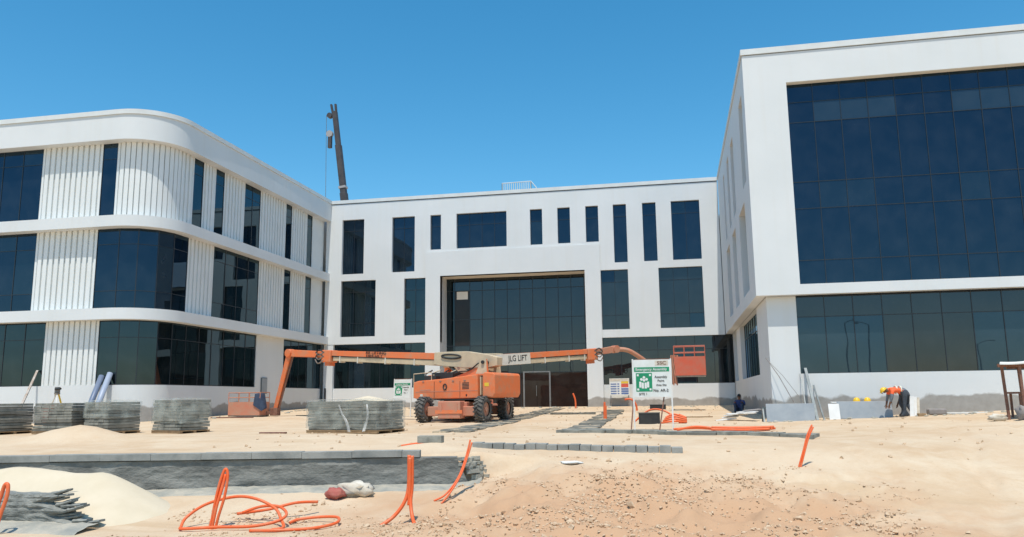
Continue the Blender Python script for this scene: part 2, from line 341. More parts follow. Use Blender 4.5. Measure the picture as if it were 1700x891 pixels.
# put lines exactly along the foot of the wall is not needed: the wall hides the step
V = [(x, y, zg(x, y)) for y in gy for x in gx]; nx = len(gx)
F = [(j * nx + i, j * nx + i + 1, (j + 1) * nx + i + 1, (j + 1) * nx + i) for j in range(len(gy) - 1) for i in range(nx - 1)]
mb = MB(); mb.v = V; mb.f = F
ground = mb.build('ground', M['ground'], smooth=True); tag(ground, 'pale sandy building site ground', kind='structure'); ground['kind'] = 'structure'
# ---------------------------------------------------------------- buildings: shared pieces
Z0, ZTOP = .8, 16.2
Z3 = (10.93, 14.70); Z2 = (6.46, 10.39); Z1 = (2.88, 5.93)
def pick(base):
    r = random.random()
    return M[base] if r < .84 else (M['glass2'] if r < .92 else M['glass3'])
def flat_window(bld, u0, u1, z0, z1, yglass, ncol, zrows, base='glass', fr=.05, special=None, axis_='x', xg=None, bars=True):
    """glazed unit in a wall plane: frame (part) + panes (sub-parts). axis_ 'x': wall along X at y=yglass; 'y': wall along Y at x=yglass"""
    f = MB(); cols = [u0 + (u1 - u0) * i / ncol for i in range(ncol + 1)]; rows = [z0] + list(zrows) + [z1]
    def bar(a0, a1, b0, b1, t0, t1):
        if axis_ == 'x': f.box(a0, a1, yglass + t0, yglass + t1, b0, b1)
        else: f.box(yglass + t0, yglass + t1, a0, a1, b0, b1)
    sg = 1
    for i, c in enumerate(cols):
        w = fr if i in (0, ncol) else fr * .55
        bar(max(u0, c - w / 2), min(u1, c + w / 2), z0, z1, -.022, .05)
    for i, z in enumerate(rows):
        bar(u0, u1, max(z0, z - fr * .3), min(z1, z + fr * .3), -.019, .047)
    w = f.build('window', M['frame'], bld, world=True)
    for i in range(ncol):
        for j in range(len(rows) - 1):
            mt = special(i, j) if special else None
            mt = mt or pick(base)
            cu = (cols[i] + cols[i + 1]) / 2; cz = (rows[j] + rows[j + 1]) / 2
            ww = cols[i + 1] - cols[i] - .01; hh = rows[j + 1] - rows[j] - .01
            if axis_ == 'x': pane(w, (cu, yglass + .012, cz), ww, hh, .02, 0, mt)
            else: pane(w, (yglass + .012, cu, cz), ww, hh, .02, math.pi / 2, mt)
    return w
def wall_grid(u0, u1, z0, z1, holes, t0, t1, axis_='x', reveal=True):
    """solid wall slab between planes t0 (front) and t1 with rectangular holes [(u0,u1,z0,z1)]"""
    us = sorted({u0, u1, *[h[0] for h in holes], *[h[1] for h in holes]}); us = [u for u in us if u0 <= u <= u1]
    zs = sorted({z0, z1, *[h[2] for h in holes], *[h[3] for h in holes]}); zs = [z for z in zs if z0 <= z <= z1]
    def solid(i, j):
        if i < 0 or j < 0 or i >= len(us) - 1 or j >= len(zs) - 1: return False
        cu = (us[i] + us[i + 1]) / 2; cz = (zs[j] + zs[j + 1]) / 2
        return not any(h[0] < cu < h[1] and h[2] < cz < h[3] for h in holes)
    mb = MB(); P = (lambda u, t, z: (u, t, z)) if axis_ == 'x' else (lambda u, t, z: (t, u, z))
    q = lambda *a: mb.add(a, [(0, 1, 2, 3)])
    for i in range(len(us) - 1):
        for j in range(len(zs) - 1):
            if not solid(i, j): continue
            a, b, c, d = us[i], us[i + 1], zs[j], zs[j + 1]
            q(P(a, t0, c), P(b, t0, c), P(b, t0, d), P(a, t0, d)); q(P(b, t1, c), P(a, t1, c), P(a, t1, d), P(b, t1, d))
            if not solid(i - 1, j): q(P(a, t0, c), P(a, t0, d), P(a, t1, d), P(a, t1, c))
            if not solid(i + 1, j): q(P(b, t0, c), P(b, t1, c), P(b, t1, d), P(b, t0, d))
            if not solid(i, j - 1): q(P(a, t0, c), P(a, t1, c), P(b, t1, c), P(b, t0, c))
            if not solid(i, j + 1): q(P(a, t0, d), P(b, t0, d), P(b, t1, d), P(a, t1, d))
    return mb
# ---------------------------------------------------------------- left wing with the rounded corner
LW = thing('office_wing', 'white three-storey office wing with rounded corner and vertical fins', 'building', (-36, 43, Z0))
AR = 2.4; AC = (-26.03, 35.39); ARCL = AR * math.pi / 2; SEND = 52.56 - 31.62
def LP(s, off):
    if s <= 0: return Vector((AC[0] + s, 32.99 + off, 0)), Vector((0, -1, 0))
    if s < ARCL:
        g = -math.pi / 2 + s / AR; n = Vector((math.cos(g), math.sin(g), 0)); return Vector((AC[0], AC[1], 0)) + n * (AR - off), n
    return Vector((-23.63 - off, AC[1] + s - ARCL, 0)), Vector((1, 0, 0))
def svals(s0, s1, step=.16):
    out = [s0]
    for k in [0] + [ARCL * i / 22 for i in range(1, 22)] + [ARCL]:
        if s0 + 1e-4 < k < s1 - 1e-4: out.append(k)
    out.append(s1); return out
def strip(s0, s1, o0, o1, z0, z1):
    """closed solid swept along the facade line from offset o0 (outer) to o1 (inner)"""
    S = svals(s0, s1); mb = MB(); n = len(S)
    for s in S:
        a, _ = LP(s, o0); b, _ = LP(s, o1)
        mb.v += [(a.x, a.y, z0), (a.x, a.y, z1), (b.x, b.y, z1), (b.x, b.y, z0)]
    for i in range(n - 1):
        k = i * 4
        for j in range(4): mb.f.append((k + j, k + 4 + j, k + 4 + (j + 1) % 4, k + (j + 1) % 4))
    mb.f.append((0, 1, 2, 3)); e = (n - 1) * 4; mb.f.append((e + 3, e + 2, e + 1, e)); return mb
SL = -22.0
def smooth_arc(o):
    for p in o.data.polygons: p.use_smooth = True
    md = o.modifiers.new('split', 'EDGE_SPLIT'); md.split_angle = R(30)
smooth_arc(strip(SL, SEND, 0, 1.05, 14.70, 15.96).build('parapet', M['white'], LW, world=True))
smooth_arc(strip(SL, SEND, -.06, .5, 15.965, ZTOP).build('coping', M['coping'], LW, world=True))
for z0, z1 in ((Z2[1], Z3[0]), (Z1[1], Z2[0])):
    smooth_arc(strip(SL, SEND, 0.0, 1.05, z0, z1).build('floor_band', M['white'], LW, world=True))
for z0, z1 in (Z3, Z2, Z1): smooth_arc(strip(SL, SEND, .73, 1.04, z0, z1).build('wall', M['white'], LW, world=True))
smooth_arc(strip(SL, SEND, .52, 1.03, Z0, Z1[0]).build('plinth_wall', M['white'], LW, world=True))
mb = MB().box(-48, -24.75, 34.1, 80, 15.2, 15.5); mb.build('roof', M['roof'], LW, world=True)
MB().box(-48, -24.8, 79.7, 80, Z0, 15.2).build('wall', M['white'], LW, world=True)
MB().box(-25.0, -24.7, 53.2, 79.7, Z0, 15.19).build('wall', M['white'], LW, world=True)
FIN_D = .085
def fins(s0, s1, z0, z1, sp=.31, edge=.14):
    n = max(1, round((s1 - s0 - 2 * edge) / sp)); st = (s1 - s0 - 2 * edge) / n
    for k in range(n):
        s = s0 + edge + (k + .5) * st; p, nn = LP(s, .52); tg = Vector((-nn.y, nn.x, 0))
        b = MB().obox(p - nn * (FIN_D + .05) / 2 + Vector((0, 0, (z0 + z1) / 2)), tg, nn, Vector((0, 0, 1)), .105, (FIN_D + .05) / 2, (z1 - z0) / 2 - .002)
        b.build('fin', M['fin'], LW, world=True)
    smooth_arc(strip(s0, s1, .615, .74, z0 + .003, z1 - .003).build('panel_back', M['fin'], LW, world=True))
    for a, c in ((s0, s0 + edge - .02), (s1 - edge + .02, s1)):       # plain edge posts of the panel
        strip(a, c, .555, .71, z0 + .002, z1 - .002).build('panel_edge', M['fin'], LW, world=True)
def curtain(s0, s1, z0, z1, zrows, step=1.15, base='glass', off=.60):
    cuts = [s0]; n = max(1, round((s1 - s0) / step)); cuts = [s0 + (s1 - s0) * i / n for i in range(n + 1)]
    f = MB(); rows = [z0] + zrows + [z1]
    for i, s in enumerate(cuts):
        p, nn = LP(s, off); tg = Vector((-nn.y, nn.x, 0))
        f.obox(p + Vector((0, 0, (z0 + z1) / 2)), tg, nn, Vector((0, 0, 1)), .02 if 0 < i < n else .03, .03, (z1 - z0) / 2 - .003)
    for i in range(n):
        a, _ = LP(cuts[i], off); b, _ = LP(cuts[i + 1], off)
        for z in rows:
            zz = min(max(z, z0 + .02), z1 - .02); f.beam(a + Vector((0, 0, zz)), b + Vector((0, 0, zz)), .056, .03)
    w = f.build('window', M['frame'], LW, world=True)
    for i in range(n):
        a, _ = LP(cuts[i], off); b, _ = LP(cuts[i + 1], off); c = (a + b) / 2; d = b - a
        for j in range(len(rows) - 1):
            pane(w, c + Vector((0, 0, (rows[j] + rows[j + 1]) / 2)), d.length - .012, rows[j + 1] - rows[j] - .012, .02, math.atan2(d.y, d.x), pick(base) if base == 'glass' else M[base], jit=.0022)
uF = lambda u: u + 26.03
vS = lambda v: v - 31.62
# third floor
curtain(SL, uF(-30.62), *Z3, [13.9]); fins(uF(-30.62), uF(-27.22), *Z3); curtain(uF(-27.22), uF(-26.39), *Z3, [13.9]); fins(uF(-26.39), vS(36.61), *Z3, sp=.345)
seq = [(36.61, 37.49), (38.66, 39.53), (41.73, 43.56), (46.86, 47.68), (49.94, 50.70)]
for k, (a, b) in enumerate(seq):
    curtain(vS(a), vS(b), *Z3, [13.9], base='glass_dark')
    if k < 4: fins(vS(b), vS(seq[k + 1][0]), *Z3, sp=.33)
strip(vS(50.72), SEND, .54, .74, Z3[0] + .002, Z3[1] - .002).build('plain_panel', M['fin'], LW, world=True)
# second floor
curtain(SL, uF(-30.61), *Z2, [7.35, 9.55]); fins(uF(-30.61), uF(-27.2), *Z2); curtain(uF(-27.2), vS(36.47), *Z2, [7.35, 9.62])
fins(vS(36.47), vS(38.8), *Z2, sp=.33); curtain(vS(38.8), vS(43.68), *Z2, [7.35, 9.62], base='glass_dark'); fins(vS(43.68), vS(46.86), *Z2, sp=.33)
curtain(vS(46.86), vS(47.73), *Z2, [9.6], base='glass_dark'); fins(vS(47.73), vS(49.88), *Z2, sp=.33); curtain(vS(49.88), vS(50.75), *Z2, [9.6], base='glass_dark')
strip(vS(50.77), SEND, .54, .74, Z2[0] + .002, Z2[1] - .002).build('plain_panel', M['fin'], LW, world=True)
# ground floor
curtain(SL, uF(-29.68), *Z1, [5.1], base='glass_dark'); fins(uF(-29.68), uF(-26.76), *Z1); curtain(uF(-26.76), vS(43.64), *Z1, [5.12], base='glass_dark')
strip(vS(43.66), vS(47.05), .52, .74, Z1[0] + .002, Z1[1] - .002).build('plain_panel', M['white'], LW, world=True)
curtain(vS(47.07), SEND, *Z1, [5.12], base='glass_dark')
# ---------------------------------------------------------------- centre block
CB = thing('entrance_block', 'white central block with tall glazed entrance portal and scattered narrow windows', 'building', (-10, 60, 1.0))
YC = 52.56
top = 14.755; lowb = 10.83; midb = 12.295; t2 = 10.355; b2 = 6.415
W3 = [(-22.76, -21.12, lowb, top, 2), (-19.03, -17.37, lowb, top, 2), (-16.24, -15.47, midb, top, 1), (-14.36, -10.82, midb, top, 4), (-9.19, -8.355, midb, top, 1), (-7.31, -6.46, midb, top, 1), (-5.41, -4.56, midb, top, 1),
      (-3.57, -2.70, lowb, top, 1), (-1.64, -.76, lowb, top, 1), (.23, 2.05, lowb, top, 2)]
W2 = [(-22.765, -20.195, b2, t2, 3), (-18.11, -16.56, b2, t2, 2), (-4.51, -2.72, b2, t2, 2), (-.744, 2.04, b2, t2, 3)]
PORT = (-15.506, -5.558, 0.9, 10.42)
holes = [h[:4] for h in W3 + W2] + [(-15.506, -5.558, 5.9, 10.42)]
wall_grid(-23.96, 3.25, 5.9, 15.9, holes, YC, YC + .42).build('wall', M['white'], CB, world=True)
MB().box(-24.0, 3.24, YC - .05, YC + .5, 15.96, ZTOP).build('coping', M['coping'], CB, world=True)
MB().box(-23.95, 3.24, YC + .03, YC + .4, 15.905, 15.955).build('painted_shadow_line', M['frame'], CB, world=True)  # near-black strip, its colour draws the shadow line under the coping
for (a, b, c, d, n) in W3: flat_window(CB, a, b, c, d, YC + .24, n, [d - .80])
for (a, b, c, d, n) in W2: flat_window(CB, a, b, c, d, YC + .24, n, [c + .95, d - .80], base='glass_grey' if a > -6 else 'glass_dark')
# portal surround, slightly proud of the wall
wall_grid(-16.55, -4.53, .9, 12.12, [PORT], YC - .07, YC - .004).build('portal_surround', M['white'], CB, world=True)
for a, b in ((-15.9, -15.506), (-5.558, -5.16)): MB().box(a, b, YC + .002, 54.3, 5.902, 10.418).build('portal_reveal', M['white'], CB, world=True)
MB().box(-15.504, -5.56, YC - .06, 54.3, 10.42, 10.8).build('portal_soffit', M['soffit'], CB, world=True)
for a, b in ((-16.55, -15.508), (-5.556, -4.53)): MB().box(a, b, YC + .002, 54.3, .9, 5.898).build('pier', M['white'], CB, world=True)
# portal curtain wall
PC = [-15.5, -14.93, -13.84] + [-13.84 + (8.03 / 9) * i for i in range(1, 10)]
PR = [1.3, 3.79, 5.69, 7.52, 9.55, 10.415]; YG = 54.2
f = MB()
for i, c in enumerate(PC): f.box(c - .02, c + .02, YG - .03, YG + .04, 1.3, 10.41)
for z in PR: f.box(-15.5, -5.6, YG - .026, YG + .036, max(1.3, z - .022), min(10.41, z + .022))
w = f.build('window', M['frame'], CB, world=True)
for i in range(len(PC) - 1):
    for j in range(len(PR) - 1):
        mt = M['glass_grey']
        if i == 0: mt = M['glass_dark']
        if i == 1 and j in (2, 3): mt = M['glass_brown']
        if j == 0: mt = M['glass_brown']
        pane(w, ((PC[i] + PC[i + 1]) / 2, YG + .01, (PR[j] + PR[j + 1]) / 2), PC[i + 1] - PC[i] - .012, PR[j + 1] - PR[j] - .012, .02, 0, mt)
MB().box(-14.78, -13.98, YG - .014, YG - .002, 8.95, 9.5).build('blind', M['soffit'], CB, world=True)
d = MB().box(-10.10, -10.0, YG - .1, YG - .035, 1.3, 3.86); d.box(-8.32, -8.22, YG - .1, YG - .035, 1.3, 3.86); d.box(-10.0, -8.32, YG - .1, YG - .035, 3.78, 3.86)
d.build('door_frame', M['door_frame'], CB, world=True)
for a, b in ((-9.99, -9.17), (-9.15, -8.33)): MB().box(a, b, YG - .08, YG - .04, 1.35, 3.775).build('door', M['glass_brown'], CB, world=True)
MB().box(-9.2, -9.17, YG - .13, YG - .082, 2.2, 2.9).build('door_handle', M['door_frame'], CB, world=True)
MB().box(-8.2, -5.6, YG - .05, YG - .034, 1.35, 3.74).build('door_screen', M['glass_brown'], CB, world=True)
# ground floor of the centre
for a, b in ((-23.25, -16.56), (-4.52, 3.70)):
    flat_window(CB, a, b, 2.87, 5.9, YC + .3, 6 if a < -10 else 7, [5.05], base='glass_dark' if a < -10 else 'glass_grey')
    MB().box(a, b, YC + .12, YC + .5, .9, 2.868).build('sill_wall', M['white'], CB, world=True)
MB().box(-23.94, -23.26, YC + .02, YC + .5, .9, 5.898).build('pier', M['white'], CB, world=True)
MB().tube([(-23.75, YC - .06, 1.2), (-23.75, YC - .06, 2.9)], .07, 8).build('downpipe', M['frame'], CB, world=True)
MB().box(-23.9, 3.2, YC + .6, 80, 15.2, 15.5).build('roof', M['roof'], CB, world=True)
MB().box(-23.9, 3.2, 79.6, 79.9, .9, 15.2).build('wall', M['white'], CB, world=True)
# ---------------------------------------------------------------- right wing
RW = thing('office_wing', 'white office wing with two-storey dark blue curtain wall above recessed ground floor', 'building', (12, 43, .9))
UR, VR = 3.29, 32.755; UE = 24.0
wall_grid(UR, UE, 5.92, 15.93, [(4.97, UE - 1.4, 6.32, 14.64)], VR, VR + .4).build('wall', M['white'], RW, world=True)
side_holes = [(33.95, 35.55, 10.95, 14.72), (39.55, 41.25, 10.95, 14.72), (42.9, 44.2, 10.95, 14.72), (46.5, 47.5, 10.95, 14.72), (35.3, 38.35, 6.5, 10.36), (40.75, 43.0, 6.5, 10.36), (45.2, 47.8, 6.5, 10.36)]
wall_grid(VR + .402, 52.55, 5.92, 15.93, side_holes, UR, UR + .4, axis_='y').build('wall', M['white'], RW, world=True)
cp = MB().box(UR - .05, UE, VR - .05, VR + .45, 15.96, ZTOP); cp.box(UR - .05, UR + .45, VR + .45, 52.5, 15.96, ZTOP); cp.build('coping', M['coping'], RW, world=True)
MB().box(UR + .03, UE, VR + .03, VR + .4, 15.932, 15.958).build('painted_shadow_line', M['frame'], RW, world=True)  # dark strip painting the coping's shadow line on this wing
def rsp(i, j):
    if j == 4 and (i in (1, 2, 3, 6, 7, 8) or i > 11): return M['glass_pale']
    if j == 2 and i in (1, 2, 6): return M['glass2']
    return M['glass']
flat_window(RW, 4.97, UE - 1.4, 6.32, 14.64, VR + .33, 17, [7.3, 9.4, 10.5, 13.0, 13.86], special=rsp)
MB().box(4.975, UE - 1.41, VR + .02, VR + .3, 14.625, 14.638).build('soffit', M['soffit'], RW, world=True)
for (a, b, c, d_) in side_holes: flat_window(RW, a, b, c, d_, UR + .30, max(1, round((b - a) / 1.1)), [d_ - .8], axis_='y', base='glass_dark')
# recessed ground floor
RV, RU = VR + .46, UR + .42
MB().box(RU, 4.83, RV, RV + .5, .9, 5.918).build('pier', M['white'], RW, world=True)
flat_window(RW, 4.832, UE, 2.86, 5.918, RV + .12, 18, [5.08], special=lambda i, j: M['glass_pale'] if (j == 0 and i in (0, 1, 2, 6, 7, 8)) else M['glass_grey'])
MB().box(4.832, UE, RV + .02, RV + .5, .9, 2.858).build('sill_wall', M['white'], RW, world=True)
wall_grid(RV + .502, 52.5, .9, 5.918, [(37.3, 46.8, 2.95, 5.9), (49.6, 52.2, 2.95, 5.9)], RU, RU + .4, axis_='y').build('wall', M['white'], RW, world=True)
flat_window(RW, 37.3, 46.8, 2.95, 5.9, RU + .25, 8, [5.1], axis_='y', base='glass_dark')
flat_window(RW, 49.6, 52.2, 2.95, 5.9, RU + .25, 2, [5.1], axis_='y', base='glass_dark')
MB().box(UR + .5, UE, VR + .5, 70, 15.2, 15.5).build('roof', M['roof'], RW, world=True)
MB().box(UE - .4, UE - .002, VR + .5, 70, .9, 15.2).build('wall', M['white'], RW, world=True)
MB().box(UR + .5, UE - .5, 69.6, 69.9, .9, 15.2).build('wall', M['white'], RW, world=True)
# ---------------------------------------------------------------- retaining wall with kerb coping
def wp(t, d, z): 
    p = WA + WE * t - WN * d; return Vector((p.x, p.y, z))
RWL = thing('retaining_wall', 'dark grey rendered retaining wall with pale kerb on top', 'wall', wp(0, .2, .2))
mb = MB(); NT, NZ = 190, 14
def wall_end(z): return W_END - .25 + .30 * (1 - (z - .2) / .65)
for j in range(NZ + 1):
    z = .05 + (.86 - .05) * j / NZ
    for i in range(NT + 1):
        t = W_START + (wall_end(z) - W_START) * i / NT
        bump = .022 * noise.fractal(Vector((t * 2.2, z * 5, 0)), 1, 2, 5) + .035 * max(0, noise.noise(Vector((t * .7, z * 1.5, 4)))) + (.05 * (1 - j / 3) if j < 3 else 0)
        mb.v.append(tuple(wp(t, -bump, z)))
for j in range(NZ):
    for i in range(NT): k = j * (NT + 1) + i; mb.f.append((k, k + 1, k + NT + 2, k + NT + 1))
b0 = len(mb.v)
for i in range(NT + 1):
    t = W_START + (wall_end(.86) - W_START) * i / NT; mb.v.append(tuple(wp(t, .36, .865)))
for i in range(NT): k = NZ * (NT + 1) + i; mb.f.append((k, k + 1, b0 + i + 1, b0 + i))
mb.build('wall_face', M['wallgrey'], RWL, world=True)
t = W_START; k = 0
while t < 8.35:
    L = min(1.0, 8.36 - t) - .004; dz = random.uniform(-.006, .006)
    b = MB().obox(wp(t + L / 2, .10 + random.uniform(-.008, .008), .94 + dz), Vector((*WE, 0)), Vector((*WN, 0)), Vector((0, 0, 1)), L / 2, .15, .066)
    b.build('kerb_stone', M['kerb'], RWL, world=True, bevel=.006); t += L + .004
# pale slurry at the wall foot
mb = MB(); NT = 90
for i in range(NT + 1):
    t = -2.4 + 12.0 * i / NT
    for j in range(7):
        d = -.02 - .11 * j - .12 * (j / 6) * noise.noise(Vector((t * 1.3, 0, 1))); p = wp(t, d, 0)
        z = zg(p.x, p.y) + .075 * (1 - j / 6) ** 1.2 + .02 * noise.fractal(Vector((p.x * 4, p.y * 4, 0)), 1, 2, 3) * (j < 6) - (.03 if j == 6 else 0); mb.v.append((p.x, p.y, z))
for i in range(NT):
    for j in range(6): k = i * 7 + j; mb.f.append((k, k + 1, k + 8, k + 7))
mb.build('slurry_footing', M['footing'], RWL, world=True, smooth=True)
# toothed broken end
mb = MB(); rs = random.Random(3)
for z_i in range(9):
    for q in range(5):
        z = .16 + .082 * z_i; c = wp(wall_end(z) + .02 + .10 * q + rs.uniform(-.04, .04) + .18 * math.sin(z_i * .38), .03 + .09 * q + rs.uniform(-.03, .05), z + rs.uniform(-.02, .02))
        a = rs.uniform(-.5, .5); ax = Vector((math.cos(a), math.sin(a), rs.uniform(-.15, .15))).normalized(); ay = Vector((-math.sin(a), math.cos(a), 0)); az = ax.cross(ay)
        mb.obox(c, ax, ay, az, rs.uniform(.06, .12), rs.uniform(.05, .09), rs.uniform(.025, .045))
tag(mb.build('broken_blocks', M['footing'], RWL, world=True), kind='stuff')
# ---------------------------------------------------------------- sand heap and broken block wall in front of it
def heap(name, label, cx, cy, fn, x0, x1, y0, y1, mt, n=70):
    root_z = zg(cx, cy); mb = MB()
    for j in range(n + 1):
        for i in range(n + 1):
            x = x0 + (x1 - x0) * i / n; y = y0 + (y1 - y0) * j / n
            mb.v.append((x - cx, y - cy, max(fn(x, y), zg(x, y) - .12) - root_z))
    mb.f = [(j * (n + 1) + i, j * (n + 1) + i + 1, (j + 1) * (n + 1) + i + 1, (j + 1) * (n + 1) + i) for j in range(n) for i in range(n)]
    o = mb.build(name, mt, smooth=True); o.location = (cx, cy, root_z); return tag(o, label, 'sand')
def heap1(x, y):
    h = -9
    # long ridge with a sagging crest
    for (ax, bx, y0, ph) in ((-14.5, -10.35, 13.25, .83),):
        cx = min(max(x, ax), bx); r = math.hypot((x - cx) * .92, (y - y0) * 1.1); sag = .05 * math.cos((cx + 11.9) * 2.6) - .02
        h = ph + sag - .60 * (math.sqrt(r * r + .05) - .2236)
    return h + .012 * noise.noise(Vector((x * 3, y * 3, 0))) + .02 * noise.noise(Vector((x, y, 9)))
heap('sand_heap', 'smooth cream sand heap poured against the dark grey retaining wall', -11, 13, heap1, -15.5, -7.6, 11.0, 14.6, M['sandheap'], 90)
BW = thing('broken_block_wall', 'low broken grey block wall with toothed stepped end half buried in sand', 'wall', (-11.4, 12.0, 0))
rsb = random.Random(17)
def jag(z):                                            # ragged right end, lower courses reach farther
    k = z / .075; return -10.25 + .55 * (1 - z / .52) + .16 * math.sin(k * 2.1) + .10 * noise.noise(Vector((k * 1.7, 0, 3)))
mb = MB(); NX_, NZ_ = 150, 26
for j in range(NZ_ + 1):
    z = -.03 + .56 * j / NZ_
    for i in range(NX_ + 1):
        x = -13.4 + (jag(max(0, z)) + 13.4) * i / NX_
        course = .020 * abs(math.sin(math.pi * z / .078 + .25 * noise.noise(Vector((x * 1.5, 0, 0))))) ** .5
        y = 11.95 + .10 * z - course + .035 * noise.fractal(Vector((x * 3, z * 7, 0)), 1, 2, 6) + .05 * noise.noise(Vector((x * .9, z * 2, 4))) + .25 * max(0, i / NX_ - .93) / .07 * .6
        mb.v.append((x, y, z + (.025 * noise.fractal(Vector((x * 2.4, 0, 1)), 1, 2, 4) if j > NZ_ - 3 else 0)))
for j in range(NZ_):
    for i in range(NX_): k = j * (NX_ + 1) + i; mb.f.append((k, k + 1, k + NX_ + 2, k + NX_ + 1))
b0 = len(mb.v)
for i in range(NX_ + 1): x, y, z = mb.v[NZ_ * (NX_ + 1) + i]; mb.v.append((x, y + .4, z - .01))
for i in range(NX_): k = NZ_ * (NX_ + 1) + i; mb.f.append((k, k + 1, b0 + i + 1, b0 + i))
mb.build('wall_face', M['rubble'], BW, world=True)
for k in range(13):                                    # toothing blocks left sticking out of the end
    z = .04 + .038 * k + rsb.uniform(-.012, .012); x = jag(z) - .02 + rsb.uniform(-.05, .08); L = rsb.uniform(.10, .22); tl = rsb.uniform(.10, .32); n = 7; mb = MB(); y0 = 11.97 + .1 * z + rsb.uniform(-.03, .07)
    for i in range(n + 1):
        t = i / n; px = x - .15 + (L + .15) * t; pz = z + tl * max(0, px - x + .1); hh = (.055 - .02 * t) * (1 + .35 * noise.noise(Vector((px * 12, k * 3, 0)))); yy = y0 + .02 * noise.noise(Vector((px * 10, k * 5, 2)))
        mb.v += [(px, yy, pz), (px, yy - .012, pz + hh * .55), (px, yy + .02, pz + hh), (px, yy + .16, pz + hh), (px, yy + .16, pz)]
    for i in range(n):
        for j in range(5): a_ = i * 5 + j; c_ = i * 5 + (j + 1) % 5; mb.f.append((a_, a_ + 5, c_ + 5, c_))
    mb.f.append((0, 1, 2, 3, 4)); mb.f.append(tuple(n * 5 + j for j in (4, 3, 2, 1, 0)))
    mb.build('block', M['rubble'], BW, world=True)
mb = MB(); n = 40
for i in range(n + 1):
    x = -13.4 + 4.1 * i / n
    for j in range(6):
        y = 11.98 - .12 * j; z = zg(x, y) + (.09 * (1 - (j / 5) ** 2) + .03 * noise.fractal(Vector((x * 3, y * 5, 0)), 1, 2, 3)) * (1 if j < 5 else 0) - (.03 if j == 5 else 0); mb.v.append((x, y, z))
for i in range(n):
    for j in range(5): k = i * 6 + j; mb.f.append((k, k + 1, k + 7, k + 6))
mb.build('slurry_footing', M['footing'], BW, world=True, smooth=True)
# ---------------------------------------------------------------- orange conduits
def conduit(label, runs, r=.03, base=None, mt='conduit', name='conduit', cat='pipe', group=None):
    base = Vector(base); root = thing(name, label, cat, base, 0, group)
    for P in runs: MB().tube(smooth_path(P, 10), r, 8).build('pipe', M[mt], root, world=True, smooth=True)
    return root
def gp(x, y, h=0.): return Vector((x, y, zg(x, y) + h))
B = gp(-7.5, 12.45)
conduit('tangled orange conduit coil with tall upright loop on the stony ground', [
    [gp(-7.429, 12.2, -.02), gp(-7.398, 12.22, .3), gp(-7.345, 12.26, .68), gp(-7.277, 12.3, .92), gp(-7.224, 12.3, .82), gp(-7.239, 12.26, .5), gp(-7.307, 12.22, .2), gp(-7.345, 12.2, -.02)],
    [gp(-7.383, 12.16, -.02), gp(-7.338, 12.2, .35), gp(-7.292, 12.26, .62), gp(-7.269, 12.3, .82), gp(-7.292, 12.3, .74), gp(-7.368, 12.25, .4), gp(-7.444, 12.18, -.02)],
    [gp(-7.900, 12.1, .03), gp(-7.93, 12.3, .17), gp(-7.70, 12.5, .33), gp(-7.25, 12.6, .43), gp(-6.87, 12.6, .41), gp(-6.50, 12.55, .28), gp(-6.304, 12.4, .13), gp(-6.190, 12.25, .04), gp(-6.304, 12.1, .03)],
    [gp(-7.900, 12.1, .04), gp(-7.786, 11.95, .04), gp(-7.520, 11.98, .05), gp(-7.216, 12.05, .05), gp(-6.684, 12.15, .06), gp(-6.342, 12.3, .12), gp(-6.266, 12.5, .2), gp(-6.532, 12.75, .27), gp(-6.912, 12.85, .24), gp(-7.216, 12.8, .14)],
    [gp(-7.368, 12.9, .1), gp(-6.836, 12.95, .17), gp(-6.456, 13.2, .24), gp(-6.190, 13.5, .2)],
    [gp(-6.608, 11.95, .03), gp(-6.152, 12.05, .03), gp(-5.696, 12.3, .04), gp(-5.468, 12.65, .06), gp(-5.582, 12.95, .1), gp(-5.924, 13.0, .08), gp(-6.228, 12.85, .06), gp(-6.304, 12.7, .03)]], .024, B)
conduit('pair of orange conduits standing straight up and splaying apart at the foot', [
    [gp(-4.75, 12.75, -.02), gp(-4.58, 12.9, .12), gp(-4.44, 13.0, .34), gp(-4.385, 13.05, .6), gp(-4.38, 13.05, 1.1)],
    [gp(-4.18, 12.75, -.02), gp(-4.27, 12.9, .15), gp(-4.33, 13.0, .36), gp(-4.325, 13.05, .6), gp(-4.325, 13.05, 1.08)],
    [gp(-4.36, 13.0, .30), gp(-4.355, 13.02, .6), gp(-4.355, 13.02, 1.06)]], .03, gp(-4.4, 13))
conduit('thin faded orange conduit curving up beside the broken wall end', [
    [gp(-4.340, 14.35, .0), gp(-4.160, 14.5, .10), gp(-3.980, 14.7, .34), gp(-3.890, 14.9, .62), gp(-3.830, 15.0, .92)],
    [gp(-4.210, 14.36, .0), gp(-4.110, 14.48, .10), gp(-3.950, 14.7, .34), gp(-3.860, 14.9, .62), gp(-3.800, 15.0, .88)]], .017, gp(-4.160, 14.5))
conduit('single leaning orange conduit standing alone in the open sand', [
    [gp(2.27, 16.75, -.03), gp(2.40, 16.8, .32), gp(2.49, 16.85, .58), gp(2.60, 16.9, .78)],
    [gp(2.31, 16.75, -.03), gp(2.43, 16.8, .32), gp(2.52, 16.85, .56), gp(2.62, 16.9, .74)]], .017, gp(2.3, 16.75))
conduit('orange conduit bent in a hairpin above the low block wall', [
    [gp(-10.62, 11.2, .0), gp(-10.60, 11.25, .3), gp(-10.56, 11.3, .6), gp(-10.51, 11.3, .75), gp(-10.455, 11.3, .745), gp(-10.44, 11.28, .58), gp(-10.50, 11.25, .3), gp(-10.54, 11.2, .0)]], .03, gp(-10.55, 11.2))
